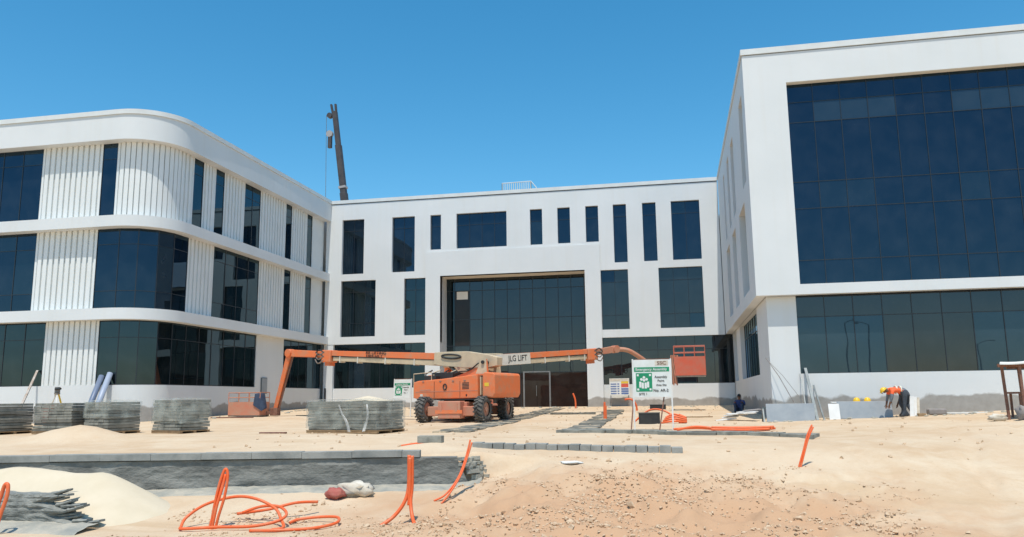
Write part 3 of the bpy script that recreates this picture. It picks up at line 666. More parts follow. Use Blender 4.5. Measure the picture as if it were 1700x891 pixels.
conduit('bundle of orange conduits lying flat beside the paver row', [
    [gp(1.0 + .02 * k, 25.3 + .09 * k, .05 + .05 * (k % 2)), gp(2.0, 25.4 + .09 * k, .06 + .05 * (k % 2)), gp(2.72 + .05 * k, 25.55 + .08 * k, .06 + .05 * (k % 2))] for k in range(5)] +
    [[gp(.0, 25.2, .04), gp(.6, 25.5, .12), gp(1.3, 25.45, .05)], [gp(-.1, 25.6, .04), gp(.6, 25.9, .07), gp(1.4, 25.6, .04)]], .035, gp(1.9, 25.4))
conduit('short upright orange conduit beside the stepping slab path', [[gp(-2.92, 33.9, -.02), gp(-2.92, 33.9, .4), gp(-2.90, 33.9, .75)], [gp(-2.86, 33.9, -.02), gp(-2.87, 33.9, .4), gp(-2.86, 33.9, .6)]], .045, gp(-2.9, 33.9))
conduit('short orange conduit bending over near the entrance sill wall', [[gp(-2.1, 45, -.02), gp(-2.15, 45, .35), gp(-2.4, 45, .62), gp(-2.75, 45, .6)]], .05, gp(-2.1, 45))
conduit('slim orange conduit stub standing before the brown entrance doors', [[gp(-6.0, 49.5, -.02), gp(-6.02, 49.5, .5), gp(-6.15, 49.5, .9)]], .05, gp(-6, 49.5))
conduit('orange conduit piece lying on sand behind the kerb end', [[gp(-6.3, 18.2, .02), gp(-5.9, 18.15, .04), gp(-5.55, 18.1, .02)]], .03, gp(-5.9, 18.15))
# ---------------------------------------------------------------- pallets of pavers
def pallet(label, x, y, rz, w, d, nl, lh, wrap, mt='pave', loose=False, seed=0):
    rs = random.Random(seed); z = min(zg(x + a, y + b) for a in (-.6, .6) for b in (-.6, .6)) + .01
    root = thing('paver_pallet', label, 'paver stack', (x, y, z), rz, 'wrapped pallets of pavers')
    for k in range(3): MB().box(-w / 2, w / 2, -d / 2 + k * (d / 2 - .05), -d / 2 + k * (d / 2 - .05) + .1, 0, .07).build('pallet_bearer', M['wood'], root)
    MB().box(-w / 2 - .01, w / 2 + .01, -d / 2 - .01, d / 2 + .01, .071, .095).build('pallet_deck', M['wood'], root)
    zz = .1
    for k in range(nl):
        ww = w * .97 + rs.uniform(-.02, .02); dd = d * .97 + rs.uniform(-.02, .02); cx = rs.uniform(-.022, .022); cy = rs.uniform(-.022, .022); mb = MB(); n = 5
        # layer of slabs: uneven top, pieces told apart by joints
        for i in range(n):
            a = cx - ww / 2 + ww * i / n; b = a + ww / n - .006; e = rs.uniform(-.012, .012); g = rs.uniform(-.006, .004)
            mb.box(a, b, cy - dd / 2 + e, cy + dd / 2 + e, zz + .002, zz + lh - .010 + g)
        o = mb.build('paver_layer', M[mt if rs.random() < .7 else ('pave2' if mt == 'pave' else 'pave')], root, bevel=.008); o['kind'] = 'stuff'; zz += lh
    if wrap:
        f0 = wrap[0]; mb = MB(); N = 14; per = []; hw, hd = w / 2 + .012, d / 2 + .012
        for a, b, c, e in ((-hw, -hd, hw, -hd), (hw, -hd, hw, hd), (hw, hd, -hw, hd), (-hw, hd, -hw, -hd)):
            for i in range(N): per.append((a + (c - a) * i / N, b + (e - b) * i / N))
        rows = 12; z0 = .1 + (zz - .1) * f0
        for j in range(rows + 1):
            for q, (px, py) in enumerate(per):
                ph = z0 + (zz + .012 - z0) * j / rows; nn = .022 * noise.fractal(Vector((px * 3 + seed, py * 3, ph * 6)), 1, 2, 3) + .008
                ln = math.hypot(px, py); zq = ph + (0 if j else .05 * noise.noise(Vector((px * 3, py * 3, seed))))
                mb.v.append((px * (1 + nn / ln), py * (1 + nn / ln), zq))
        K = len(per)
        for j in range(rows):
            for q in range(K): mb.f.append((j * K + q, j * K + (q + 1) % K, (j + 1) * K + (q + 1) % K, (j + 1) * K + q))
        c0 = len(mb.v); G = 10
        for j in range(G + 1):
            for i in range(G + 1):
                px = -hw + 2 * hw * i / G; py = -hd + 2 * hd * j / G; ed = i in (0, G) or j in (0, G)
                mb.v.append((px, py, zz + .02 + (0 if ed else .03 + .035 * noise.fractal(Vector((px * 4, py * 4, seed)), 1, 2, 3))))
        for j in range(G):
            for i in range(G): a = c0 + j * (G + 1) + i; mb.f.append((a, a + 1, a + G + 2, a + G + 1))
        mb.build('stretch_film', M['film'], root, smooth=True)
        if loose:
            for P, wd_ in (([(-.08, -hd - .03, zz - .12), (.1, -hd - .09, zz - .42), (.33, -hd - .16, .35), (.52, -hd - .28, .05)], .10), ([(-.05, -hd - .03, zz - .30), (.6, -hd - .04, zz - .22), (1.0, -hd - .04, zz - .14)], .05), ([(1.0, -hd - .04, zz - .12), (1.06, -hd - .07, zz - .5), (.95, -hd - .12, .06)], .10)):
                sp_ = smooth_path(P, 6); m2 = MB()
                for i, p in enumerate(sp_):
                    t = i / (len(sp_) - 1); wv = wd_ * (.6 + .5 * t); m2.v += [(p.x - wv / 2, p.y, p.z), (p.x, p.y - .03, p.z + .01), (p.x + wv / 2, p.y, p.z + .015)]
                for i in range(len(sp_) - 1):
                    for j in (0, 1): a = i * 3 + j; m2.f.append((a, a + 1, a + 4, a + 3))
                m2.build('loose_film', M['film2'], root, smooth=True)
    return root, zz
M['film2'] = film('gathered_film', (.74, .72, .68), 1.0)
pallet('dark paver pallet without film at the far end of the row from the lift basket', -23.9, 25.3, R(-14), 1.62, 1.3, 10, .098, None, 'pave2', seed=1)
pallet('bare grey paver pallet whose layers show clearly, beside the sand bank', -21.55, 25.6, R(2), 1.55, 1.25, 10, .098, None, 'pave', seed=2)
pallet('grey paver pallet with torn film strip, behind the little sand bank', -19.55, 25.5, R(-22), 1.55, 1.2, 10, .10, (.45,), 'pave', seed=3)
pallet('grey paver pallet with bright film bunched on top, at the end of the pallet row', -17.0, 25.75, R(-20), 1.55, 1.2, 10, .104, (.25,), 'pave', seed=4)
_, zt5 = pallet('double-width paver pallet with loose film strips hanging, standing on its own', -10.35, 25.35, R(-13), 2.75, 1.6, 9, .102, (.05,), 'pave2', loose=True, seed=5)
def heap5(x, y):
    r = math.hypot((x + 10.0) * .75, (y - 25.5) * 1.2); return zg(-10.35, 25.35) + zt5 + .17 - .28 * r
o = MB(); n = 24
for j in range(n + 1):
    for i in range(n + 1): x = -10.9 + 1.9 * i / n; y = 25.05 + 1.0 * j / n; o.v.append((x + 10, y - 25.5, max(heap5(x, y), zg(-10.35, 25.35) + zt5 - .02) + .012 * noise.noise(Vector((x * 6, y * 6, 0)))- (zg(-10.35, 25.35) + zt5)))
o.f = [(j * (n + 1) + i, j * (n + 1) + i + 1, (j + 1) * (n + 1) + i + 1, (j + 1) * (n + 1) + i) for j in range(n) for i in range(n)]
o = o.build('sand_spill', M['sandheap'], smooth=True); o.location = (-10, 25.5, zg(-10.35, 25.35) + zt5); tag(o, 'small sand mound lying on top of the double-width paver pallet', 'sand')
# ---------------------------------------------------------------- rows of kerbs and slabs laid on the ground
def slab_row(name, label, A, B_, n, w, h, mt, gap=.02, seed=0, piece='slab', cat='paving', lanes=1, jit=.02, sink=.0, alt=.25):
    rs = random.Random(seed); A = Vector(A); B_ = Vector(B_); d = (B_ - A); L = d.length / n; d.normalize(); nrm = Vector((-d.y, d.x)); c = (A + B_) / 2
    root = thing(name, label, cat, (c.x, c.y, zg(c.x, c.y)))
    for k in range(n):
        for ln in range(lanes):
            if lanes > 1 and rs.random() < .05: continue
            p = A + d * L * (k + .5) + nrm * ((ln - (lanes - 1) / 2) * w + rs.gauss(0, jit)); a = rs.gauss(0, .035); dx = Vector((d.x * math.cos(a) - d.y * math.sin(a), d.x * math.sin(a) + d.y * math.cos(a), rs.gauss(0, .01))).normalized()
            ny = Vector((-dx.y, dx.x, 0)).normalized(); nz_ = dx.cross(ny)
            z = zg(p.x, p.y) + h / 2 - sink + rs.uniform(-.01, .012)
            MB().obox((p.x, p.y, z), dx, ny, nz_, L / 2 - gap / 2, w / 2 - gap / 2, h / 2).build(piece, M[mt if rs.random() < 1 - alt else 'pave2'], root, world=True, bevel=.01)
    return root
slab_row('slab_path', 'grey slab path leading from the boom lift wheels to the entrance portal', (-7.0, 24.8), (-7.15, 49.5), 26, .55, .09, 'slabdust', lanes=2, seed=11, jit=.06, sink=.05)
slab_row('slab_path', 'grey stepping slab path running back from the corner of the kerb rows', (-3.05, 25.6), (-3.25, 45.5), 22, 1.05, .10, 'slabdust', seed=12, jit=.05, gap=.10, sink=.045)
slab_row('kerb_row', 'double row of long grey kerbs lying in front of the green sign', (-3.5, 25.1), (3.5, 22.1), 9, .34, .15, 'pave', lanes=2, seed=13, jit=.05, sink=.06, piece='kerb_stone')
slab_row('kerb_row', 'straight row of narrow grey kerb blocks at the top of the stony bank', (-4.5, 17.9), (.1, 17.75), 19, .30, .17, 'kerb', seed=14, jit=.015, gap=.014, piece='kerb_stone', sink=.05, alt=.04)
slab_row('kerb_row', 'thin line of kerbs crossing between the two slab paths', (-6.2, 40.5), (-3.9, 40.3), 4, .2, .10, 'pave2', seed=15, piece='kerb_stone')
tag(MB().box(-.28, .28, -.12, .12, 0, .16).build('kerb_block', M['pave'], bevel=.012), 'single grey kerb block lying on the small sand bank', 'block').location = gp(-5.45, 17.75, .0)
# cement bags by the wall foot
def lump(name, label, cat, c, sx, sy, sz, mt, seed, sub=None):
    mb = MB(); U, W = 18, 10
    for j in range(W + 1):
        ph = math.pi * j / W
        for i in range(U):
            th = 2 * math.pi * i / U; e = .8; cx, cy, cz = math.cos(th) * math.sin(ph), math.sin(th) * math.sin(ph), math.cos(ph)
            f = 1 + .42 * noise.fractal(Vector((cx * 1.9 + seed, cy * 1.9, cz * 1.9)), 1, 2, 5)
            sg = lambda v: math.copysign(abs(v) ** e, v); mb.v.append((sx * sg(cx) * f, sy * sg(cy) * f, max(-.02, sz * .5 + sz * .5 * sg(cz) * f)))
    for j in range(W):
        for i in range(U): mb.f.append((j * U + i, (j + 1) * U + i, (j + 1) * U + (i + 1) % U, j * U + (i + 1) % U))
    o = mb.build(name, mt, smooth=True); o.location = c; return tag(o, label, cat)
lump('cement_bag', 'crumpled cream paper sack slumped at the foot of the grey wall', 'sack', gp(-6.0, 14.75, -.02), .33, .22, .27, M['bagwhite'], 1)
lump('cement_bag', 'crushed dark red printed sack lying against the cream sack', 'sack', gp(-6.28, 14.45, .0), .17, .13, .2, M['bagred'], 5)
lump('plastic_scrap', 'scrap of white plastic beneath the narrow kerb blocks', 'litter', gp(-2.1, 16.4, .0), .22, .1, .06, M['boardwhite'], 8)
lump('sand_clod', 'pale dusty sack lying beside the canopy post', 'sack', gp(9.35, 26.6, .0), .24, .16, .2, M['bagwhite'], 12)
# stones
rs = np.random.RandomState(5)
phi = (1 + 5 ** .5) / 2
ico = np.array([(-1, phi, 0), (1, phi, 0), (-1, -phi, 0), (1, -phi, 0), (0, -1, phi), (0, 1, phi), (0, -1, -phi), (0, 1, -phi), (phi, 0, -1), (phi, 0, 1), (-phi, 0, -1), (-phi, 0, 1)]) / 1.9
icf = [(0, 11, 5), (0, 5, 1), (0, 1, 7), (0, 7, 10), (0, 10, 11), (1, 5, 9), (5, 11, 4), (11, 10, 2), (10, 7, 6), (7, 1, 8), (3, 9, 4), (3, 4, 2), (3, 2, 6), (3, 6, 8), (3, 8, 9), (4, 9, 5), (2, 4, 11), (6, 2, 10), (8, 6, 7), (9, 8, 1)]
mb = MB(); cnt = 0; tries = 0
while cnt < 9500 and tries < 160000:
    tries += 1; x = rs.uniform(-8.6, 5.5); y = rs.uniform(10.2, 16.9)
    pxx, pyy = x - WA.x, y - WA.y; tt = pxx * WE.x + pyy * WE.y; dd = -(pxx * WN.x + pyy * WN.y)
    if tt < W_END + .2 and dd > -.55: continue
    dens = .5 + .9 * noise.fractal(Vector((x * .55, y * .8, 7)), 1, 2, 4)
    if x < -4.2: dens = dens * .8 - .05 if y < 13.4 else dens - .5
    if x > 2.4: dens -= .28 * (x - 2.4)
    if y > 15.4: dens -= .3
    if rs.rand() > max(.02, dens * .95) ** 1.7: continue
    r = .008 + .026 * rs.rand() ** 2.4 + (.045 * rs.rand() if rs.rand() < .022 else 0)
    A = ico * (1 + .3 * rs.randn(12, 1)) * r * np.array([1, rs.uniform(.7, 1.1), rs.uniform(.5, .85)]); g = rs.uniform(0, 6.28)
    X = A[:, 0] * math.cos(g) - A[:, 1] * math.sin(g) + x; Y = A[:, 0] * math.sin(g) + A[:, 1] * math.cos(g) + y; z = zg(x, y) + r * .25
    mb.add(list(zip(X.tolist(), Y.tolist(), (A[:, 2] + z).tolist())), icf); cnt += 1
tag(mb.build('gravel', M['stone']), 'tan limestone gravel strewn over the foreground bank', 'gravel', kind='stuff')
# a few crumbs farther back
mb = MB()
for k in range(500):
    x = rs.uniform(-12, 9); y = rs.uniform(17.5, 50); r = rs.uniform(.015, .05)
    A = ico * (1 + .3 * rs.randn(12, 1)) * r; mb.add([(a + x, b + y, max(c, -r * .3) + zg(x, y) + r * .2) for a, b, c in A.tolist()], icf)
tag(mb.build('gravel', M['stone']), 'scattered crumbs of stone over the sandy yard', 'gravel', kind='stuff')
# ---------------------------------------------------------------- boom lifts
def wheel_mesh():
    mb = MB(); r, w, n = .53, .40, 28
    prof = [(-w / 2 + .02, .30), (-w / 2, .40), (-w / 2 + .02, r - .06), (-w / 2 + .07, r - .03), (w / 2 - .07, r - .03), (w / 2 - .02, r - .06), (w / 2, .40), (w / 2 - .02, .30)]
    for i in range(n):
        g = 2 * math.pi * i / n
        for x, q in prof: mb.v.append((x, q * math.cos(g), q * math.sin(g)))
    k = len(prof)
    for i in range(n):
        for j in range(k - 1): mb.f.append((i * k + j, i * k + j + 1, ((i + 1) % n) * k + j + 1, ((i + 1) % n) * k + j))
    for i in range(20):                                              # angled tread lugs
        g = 2 * math.pi * i / 20
        for s in (-1, 1):
            gg = g + (.16 if s > 0 else 0); c = Vector((s * .10, (r - .012) * math.cos(gg), (r - .012) * math.sin(gg))); rad = Vector((0, math.cos(gg), math.sin(gg))); tan = Vector((0, -math.sin(gg), math.cos(gg)))
            ax = (Vector((1, 0, 0)) + tan * .45 * s).normalized(); mb.obox(c, ax, rad.cross(ax).normalized(), rad, .11, .032, .025)
    return mb
def rim_mesh():
    mb = MB(); n = 20
    for x, q in ((-.15, .30), (-.15, .12), (-.12, .10), (.12, .10), (.15, .12), (.15, .30)):
        pass
    for s in (-1, 1):
        mb.tube([(s * .02, 0, 0), (s * .13, 0, 0)], .305, n); mb.tube([(s * .13, 0, 0), (s * .17, 0, 0)], .11, 12)
    return mb
_w = None
def add_wheel(root, p, rz):
    global _w
    if _w is None:
        t = wheel_mesh().build('wheel', M['tyre'], root); r_ = rim_mesh().build('rim', M['pink'], t); _w = t
    else:
        t = _w.copy(); col.objects.link(t); t.parent = root; r_ = _w.children[0].copy(); col.objects.link(r_); r_.parent = t
    t.location = Vector(p) - wloc(root); t.rotation_euler = (random.uniform(0, 1), 0, rz); return t
def basket(root, c, rz, L=1.8, W=.85, ph=.66, H=1.18, mt='pink', gate=True):
    ca, sa = math.cos(rz), math.sin(rz); ax = Vector((ca, sa, 0)); ay = Vector((-sa, ca, 0)); Zv = Vector((0, 0, 1)); c = Vector(c)
    P = lambda a, b, z: c + ax * a + ay * b + Zv * z
    MB().obox(P(0, 0, .03), ax, ay, Zv, L / 2, W / 2, .03).build('platform_floor', M['steel'], root, world=True)
    for a0, b0, hx, hy in ((0, -W / 2, L / 2, .02), (0, W / 2, L / 2, .02), (-L / 2, 0, .02, W / 2 - .02), (L / 2, 0, .02, W / 2 - .02)):
        MB().obox(P(a0, b0, .06 + ph / 2), ax, ay, Zv, hx, hy, ph / 2).build('platform_panel', M[mt], root, world=True)
    for z in (ph + .28, H):
        MB().tube([P(-L / 2, -W / 2, z), P(L / 2, -W / 2, z), P(L / 2, W / 2, z), P(-L / 2, W / 2, z), P(-L / 2, -W / 2, z)], .022, 6).build('guard_rail', M[mt] if z > 1.1 else M['pink'], root, world=True)
    for a in (-L / 2, -L / 6, L / 6, L / 2):
        for b in (-W / 2, W / 2): MB().tube([P(a, b, ph), P(a, b, H)], .02, 6).build('rail_post', M[mt], root, world=True)
    return P
def boom_lift(label, T, e1, chassis_c, c1, hood_left, tip, elbow, jib_end, bask, bask_rz, text, steer, cons, bk=(.66, 1.18), jib_over=None, L0=.30):
    T = Vector(T); gz = zg(T.x, T.y); e1 = Vector((*e1, 0)).normalized(); e2 = Vector((e1.y, -e1.x, 0)); Zv = Vector((0, 0, 1))
    root = thing('boom_lift', label, 'boom lift', (T.x, T.y, gz))
    X = lambda a, b, z: Vector((T.x, T.y, gz)) + e1 * (a * .95 if a < 0 else a * .84) + e2 * b + Zv * z
    def prism(prof, b0, b1):
        mb = MB(); n = len(prof); mb.add([X(a, b0, z) for a, z in prof] + [X(a, b1, z) for a, z in prof], [tuple(range(n)), tuple(range(2 * n - 1, n - 1, -1))] + [(i, n + i, n + (i + 1) % n, (i + 1) % n) for i in range(n)]); return mb
    bld = lambda mb, nm, mt, bev=0, sm=False: mb.build(nm, M[mt], root, world=True, bevel=bev, smooth=sm)
    # chassis
    cc = Vector((*chassis_c, gz)); c1 = Vector((*c1, 0)).normalized(); c2 = Vector((c1.y, -c1.x, 0)); az = math.atan2(c1.y, c1.x)
    K = lambda a, b, z: cc + c1 * a + c2 * b + Zv * z
    bld(MB().obox(K(0, 0, .52), c1, c2, Zv, .62, 1.45, .30), 'chassis', 'pink', .03)
    for s in (-1, 1):
        bld(MB().obox(K(0, s * 1.62, .50), c1, c2, Zv, .50, .30, .36), 'axle_housing', 'pink', .04)
        bld(MB().obox(K(0, s * 1.42, .44), c1, c2, Zv, 1.12, .14, .20), 'axle', 'pink', .03)
        bld(MB().obox(K(0, s * 1.935, .42), c1, c2, Zv, .60, .012, .07), 'tow_plate', 'orange')
        for q in (-1, 1): 
            bld(MB().obox(K(q * .34, s * 1.93, .60), c1, c2, Zv, .035, .02, .16), 'bracket', 'pink')
            add_wheel(root, K(q * 1.32, s * 1.42, .515), az + (steer if s > 0 else 0))
    bld(MB().tube([K(0, 0, .82), X(0, 0, .97)], .72, 28), 'slewing_ring', 'black')
    # turntable
    hl = hood_left
    bld(prism([(hl, 1.0), (hl, 1.68), (hl + .25, 1.74), (-.6, 1.80), (1.5, 1.96), (1.52, .97), (hl + .3, .94)], -1.12, 1.12), 'hood', 'orange', .035)
    bld(prism([(hl + .1, 1.24), (hl + .1, 1.27), (1.5, 1.30), (1.5, 1.27)], 1.121, 1.127), 'crease', 'pink')
    bld(prism([(hl + .5, .93), (1.5, .955), (1.5, .90), (hl + .5, .90)], -1.1, 1.1), 'hood_sill', 'black')
    bld(prism([(1.78, 1.02), (1.78, 1.98), (1.9, 2.04), (2.42, 2.0), (2.48, 1.9), (2.48, 1.15), (2.36, .98)], -1.1, 1.1), 'counterweight', 'orange', .04)
    bld(prism([(1.53, 1.0), (1.53, 1.9), (1.77, 1.9), (1.77, 1.0)], -.85, .85), 'frame_post', 'black')
    bld(prism([(1.56, 1.1), (1.56, 1.85), (1.62, 1.85), (1.62, 1.1)], .86, 1.0), 'ladder_rail', 'cream')
    bld(prism([(hl - .16, 1.0), (hl - .16, 1.70), (hl - .01, 1.70), (hl - .01, 1.0)], -.95, .95), 'control_panel', 'cream', .02)
    ring = [X(hl + 1.75 + .09 * math.cos(k * .524), 1.13, 1.46 + .12 * math.sin(k * .524)) for k in range(13)]
    bld(MB().tube(ring, .028, 6), 'latch', 'black')
    bld(MB().obox(X(hl + 3.0, 1.126, 1.10), e1, e2, Zv, .03, .006, .04), 'sticker', 'ink')
    bld(MB().obox(X(hl + .45, 1.126, 1.12), e1, e2, Zv, .07, .006, .05), 'sticker', 'creamw')
    for b in (-.52, .52):
        bld(prism([(-.75, 1.74), (1.2, 2.30), (1.35, 2.62), (1.62, 2.62), (1.72, 1.9)], b - .05, b + .05), 'boom_mount', 'orange' if b > 0 else 'cream', .015)
        bld(prism([(1.0, 2.0), (1.2, 2.36), (1.35, 2.64), (1.62, 2.64), (1.66, 1.98)], b + (.052 if b > 0 else -.075), b + (.075 if b > 0 else -.052)), 'pivot_plate', 'cream')
    bld(MB().tube([X(1.45, -.66, 2.48), X(1.45, .66, 2.48)], .075, 12), 'pivot_pin', 'black')
    bld(MB().obox(X(-.9, .1, 1.93), e1, e2, Zv, .55, .55, .17), 'engine_block', 'black', .03)
    for k in range(4): bld(MB().tube([X(hl + .5 + .3 * k, .9 - .2 * k, 1.7), X(hl + .45 + .33 * k, .8 - .2 * k, 2.05 + .06 * (k % 2)), X(hl + .75 + .3 * k, .7 - .2 * k, 2.2)], .035, 6), 'hose', 'cream' if k % 2 else 'black')
    # doors seams, hinges, handles, vents and stickers on the long side
    for a in (hl + 1.15, hl + 2.6): bld(prism([(a, 1.0), (a, 1.70), (a + .02, 1.70), (a + .02, 1.0)], 1.118, 1.1265), 'door_seam', 'black')
    for a in (hl + .55, hl + 1.5, hl + 2.2, hl + 2.9): bld(MB().obox(X(a, 1.13, 1.70), e1, e2, Zv, .05, .012, .02), 'hinge', 'steel')
    for k in range(5): bld(prism([(hl + 2.75, 1.35 + .06 * k), (hl + 2.75, 1.38 + .06 * k), (hl + 3.15, 1.39 + .06 * k), (hl + 3.15, 1.36 + .06 * k)], 1.119, 1.128), 'vent_slot', 'black')
    bld(prism([(hl + .35, 1.30), (hl + .35, 1.36), (hl + .95, 1.37), (hl + .95, 1.31)], 1.119, 1.127), 'sticker', 'pink')
    bld(prism([(1.9, 1.45), (1.9, 1.6), (2.15, 1.6), (2.15, 1.45)], 1.101, 1.107), 'sticker', 'signyel')
    bld(MB().obox(X(-1.35, .75, 1.86), e1, e2, Zv, .3, .22, .1), 'battery_box', 'black', .02)
    bld(MB().tube([X(-.15, -.5, 1.9), X(-.15, -.5, 2.35)], .06, 8), 'exhaust', 'rust')
    bld(MB().tube(smooth_path([X(-.5, .5, 1.9), X(.0, .62, 2.1), X(.6, .6, 2.15), X(1.2, .62, 2.45)], 5), .03, 6), 'hose', 'black', 0, True)
    bld(MB().tube([X(hl - .1, .98, 1.7), X(hl - .1, .98, 2.05), X(hl + .9, .98, 2.1), X(hl + .9, .98, 1.75)], .02, 6), 'guard_rail', 'cream')
    # boom
    pv = X(1.45, 0, 2.52); tip = Vector(tip); D = tip - pv; d = D.normalized(); sd = d.cross(Zv).normalized(); un = sd.cross(d).normalized()
    Q = lambda t, h=0: pv + D * t + un * h
    n0 = L0
    mb = MB(); w_ = .46; PRF = [(-.05, -.16, .20), (0.0, -.28, .30), (.12, -.30, .42), (n0 - .04, -.26, .36), (n0, -.20, .33)]
    for t, lo, hi in PRF:
        for a, h in ((-1, lo), (1, lo), (1, hi), (-1, hi)): mb.v.append(tuple(Q(t, h) + sd * a * w_ / 2))
    for i in range(len(PRF) - 1):
        for j in range(4): mb.f.append((i * 4 + j, i * 4 + 4 + j, i * 4 + 4 + (j + 1) % 4, i * 4 + (j + 1) % 4))
    mb.f.append((0, 1, 2, 3)); e = (len(PRF) - 1) * 4; mb.f.append((e + 3, e + 2, e + 1, e))
    bld(mb, 'base_boom', 'cream', .02)
    bld(MB().beam(Q(n0 - .06, .16), Q(.985, .17), .40, .30, .36, .25), 'fly_boom', 'orange' if text[2] == 'orange' else 'pink', .015)
    bld(MB().beam(Q(n0 - .05, -.13), Q(.95, -.10), .34, .26, .30, .20), 'mid_boom', 'cream', .015)
    bld(MB().beam(Q(n0 + .02, .015), Q(.97, .025), .36, .05), 'cable_carrier', 'black')
    face = -1 if sd.dot(Vector((0, -1, 0))) < 0 else 1
    for t in (n0 + .12, n0 + .30, n0 + .48, n0 + .6): 
        if t < .95: bld(MB().obox(Q(t, -.12) + sd * 0, d, sd, un, .03, .19, .15), 'boom_clamp', 'creamw')
    loop = [Q(n0 - .10 + .055 * math.cos(k * .45), .17 + .0) + un * .09 * math.sin(k * .45) + sd * face * .25 for k in range(15)]
    bld(MB().tube(loop, .04, 6), 'hose', 'black')
    bld(MB().tube([X(-.4, 0, 1.95), Q(n0 * .75, -.2)], .09, 10), 'lift_cylinder', 'steel', 0, True)
    # knuckle with hoses
    bld(MB().obox(Q(.99, .02), d, sd, un, .30, .27, .30), 'knuckle', 'orange', .04)
    bld(MB().obox(Q(.985, -.33), d, sd, un, .15, .2, .12), 'knuckle_lug', 'orange', .02)
    for k in range(5):
        a = Q(1.0, .26 - .1 * k) + sd * face * .24; b = Q(1.075, .24 - .1 * k) + sd * face * .16
        bld(MB().tube(smooth_path([a, (a + b) / 2 + un * (.16 if k % 2 else -.2) + sd * face * .1, b], 6), .03, 6, False), 'hose', 'black' if k % 2 else 'steel', 0, True)
    elbow = Vector(elbow)
    bld(MB().beam(Q(1.0, .10), elbow, .26, .30, .24, .36), 'jib_arm', text[3], .02)
    bld(MB().tube([elbow - sd * .2, elbow + sd * .2], .2, 16), 'elbow_joint', text[3])
    jb = [Vector(p) for p in (jib_over or [elbow, jib_end])]; jpts = smooth_path(jb, 5) if len(jb) > 2 else jb
    for i in range(len(jpts) - 1): pass
    if len(jb) > 2: bld(MB().tube(jpts, .12, 8), 'jib', 'pink', 0, True)
    else:
        bld(MB().beam(jb[0], jb[1], .24, .30, .2, .22), 'jib', text[3], .02)
        off = (jb[1] - jb[0]).cross(Vector((0, 1, 0))).normalized() * .21; bld(MB().tube([jb[0] + off * .9, jb[1] + off * .7], .05, 8), 'jib_cylinder', 'rust')
    je = Vector(jib_end)
    bld(MB().obox(je, Vector((1, 0, 0)), Vector((0, 1, 0)), Zv, .2, .2, .2), 'platform_rotator', 'rust', .03)
    P = basket(root, bask, bask_rz, 1.62 if bk[0] > .8 else 1.8, .85, *bk, mt='redpaint' if bk[0] > .8 else 'pink'); b0 = Vector(bask)
    bld(MB().beam(je, P(.7 if je.x > b0.x else -.7, 0, .1), .14, .16), 'platform_arm', 'rust')
    if cons:
        mb = MB(); mb.add([P(.55, -.5, .55), P(1.05, -.5, .25), P(1.15, -.35, .42), P(.95, -.42, 1.1), P(.6, -.45, 1.12), P(.5, -.3, .6), P(1.1, -.1, .4), P(.95, -.1, 1.15), P(.6, -.1, 1.15)], [(0, 1, 2, 3, 4), (2, 6, 7, 3), (4, 3, 7, 8), (0, 4, 8, 5), (1, 6, 2), (0, 5, 6, 1)])
        bld(mb, 'console_cover', 'navy', .02)
    else:
        bld(MB().obox(P(-.75, -.2, .95), Vector((1, 0, 0)), Vector((0, 1, 0)), Zv, .16, .2, .2), 'control_console', 'pink', .02)
        for k in range(6): bld(MB().tube([P(-.98 + .06 * k, -.4, -.35 - .05 * (k % 3)), P(-1.0 + .04 * k, -.42, .5), P(-.95 + .05 * k, -.4, 1.15)], .035, 6), 'support_mast', 'rust' if k % 2 else 'pink')
    # lettering
    yaw = math.atan2(-face * sd.x, face * sd.y) ; yaw = math.atan2(d.y, d.x) if d.x > 0 else math.atan2(-d.y, -d.x)
    tilt = -math.asin(d.z) if d.x > 0 else math.asin(d.z)
    for (txt, t, h, size, mt, sx) in text[0]:
        text_mesh('lettering', txt, size, M[mt], root, Q(t, h) + sd * face * text[1], (math.pi / 2, tilt, yaw), wloc(root), sx)
    if text[4]:
        bld(MB().obox(Q(text[4][0], text[4][1]) + sd * face * (text[1] - .008), d, sd, un, text[4][2], .004, text[4][3]), 'decal_field', 'creamw')
    return root
boom_lift('orange boom lift turned left with its basket lowered to the ground by the wing', (-8.95, 34.45), (.949, -.315), (-8.98, 34.4), (.993, -.121), -2.15,
          (-16.79, 37.4, 4.19), (-19.13, 38.0, 4.45), (-20.0, 38.3, 1.52), (-21.25, 37.9, zg(-21.25, 37.9) + .02), R(-4),
          ([('RR LIFTING', .66, .235, .20, 'ink', 1.25), ('HRE-60-1', .67, .07, .19, 'ink', 1.35)], .215, 'orange', 'orange', None), R(-6), True)
boom_lift('cream and orange boom lift turned right with its basket hanging before ground floor glass', (-9.35, 37.75), (-.773, -.634), (-9.3, 37.8), (.90, .30), -1.5,
          (-4.2, 42.0, 4.24), (-3.05, 43.0, 4.56), (-.1, 44.3, 3.2), (.82, 44.3, 3.08), R(-2),
          ([('JLG LIFT', .43, .05, .40, 'ink', .74)], .245, 'orange', 'pink', (.40, .03, .95, .27)), 0, False,
          jib_over=[(-3.05, 43.0, 4.56), (-2.4, 43.2, 4.5), (-1.8, 43.5, 4.15), (-.9, 44.0, 3.5), (-.1, 44.3, 3.2)], L0=.33, bk=(1.0, 1.62))
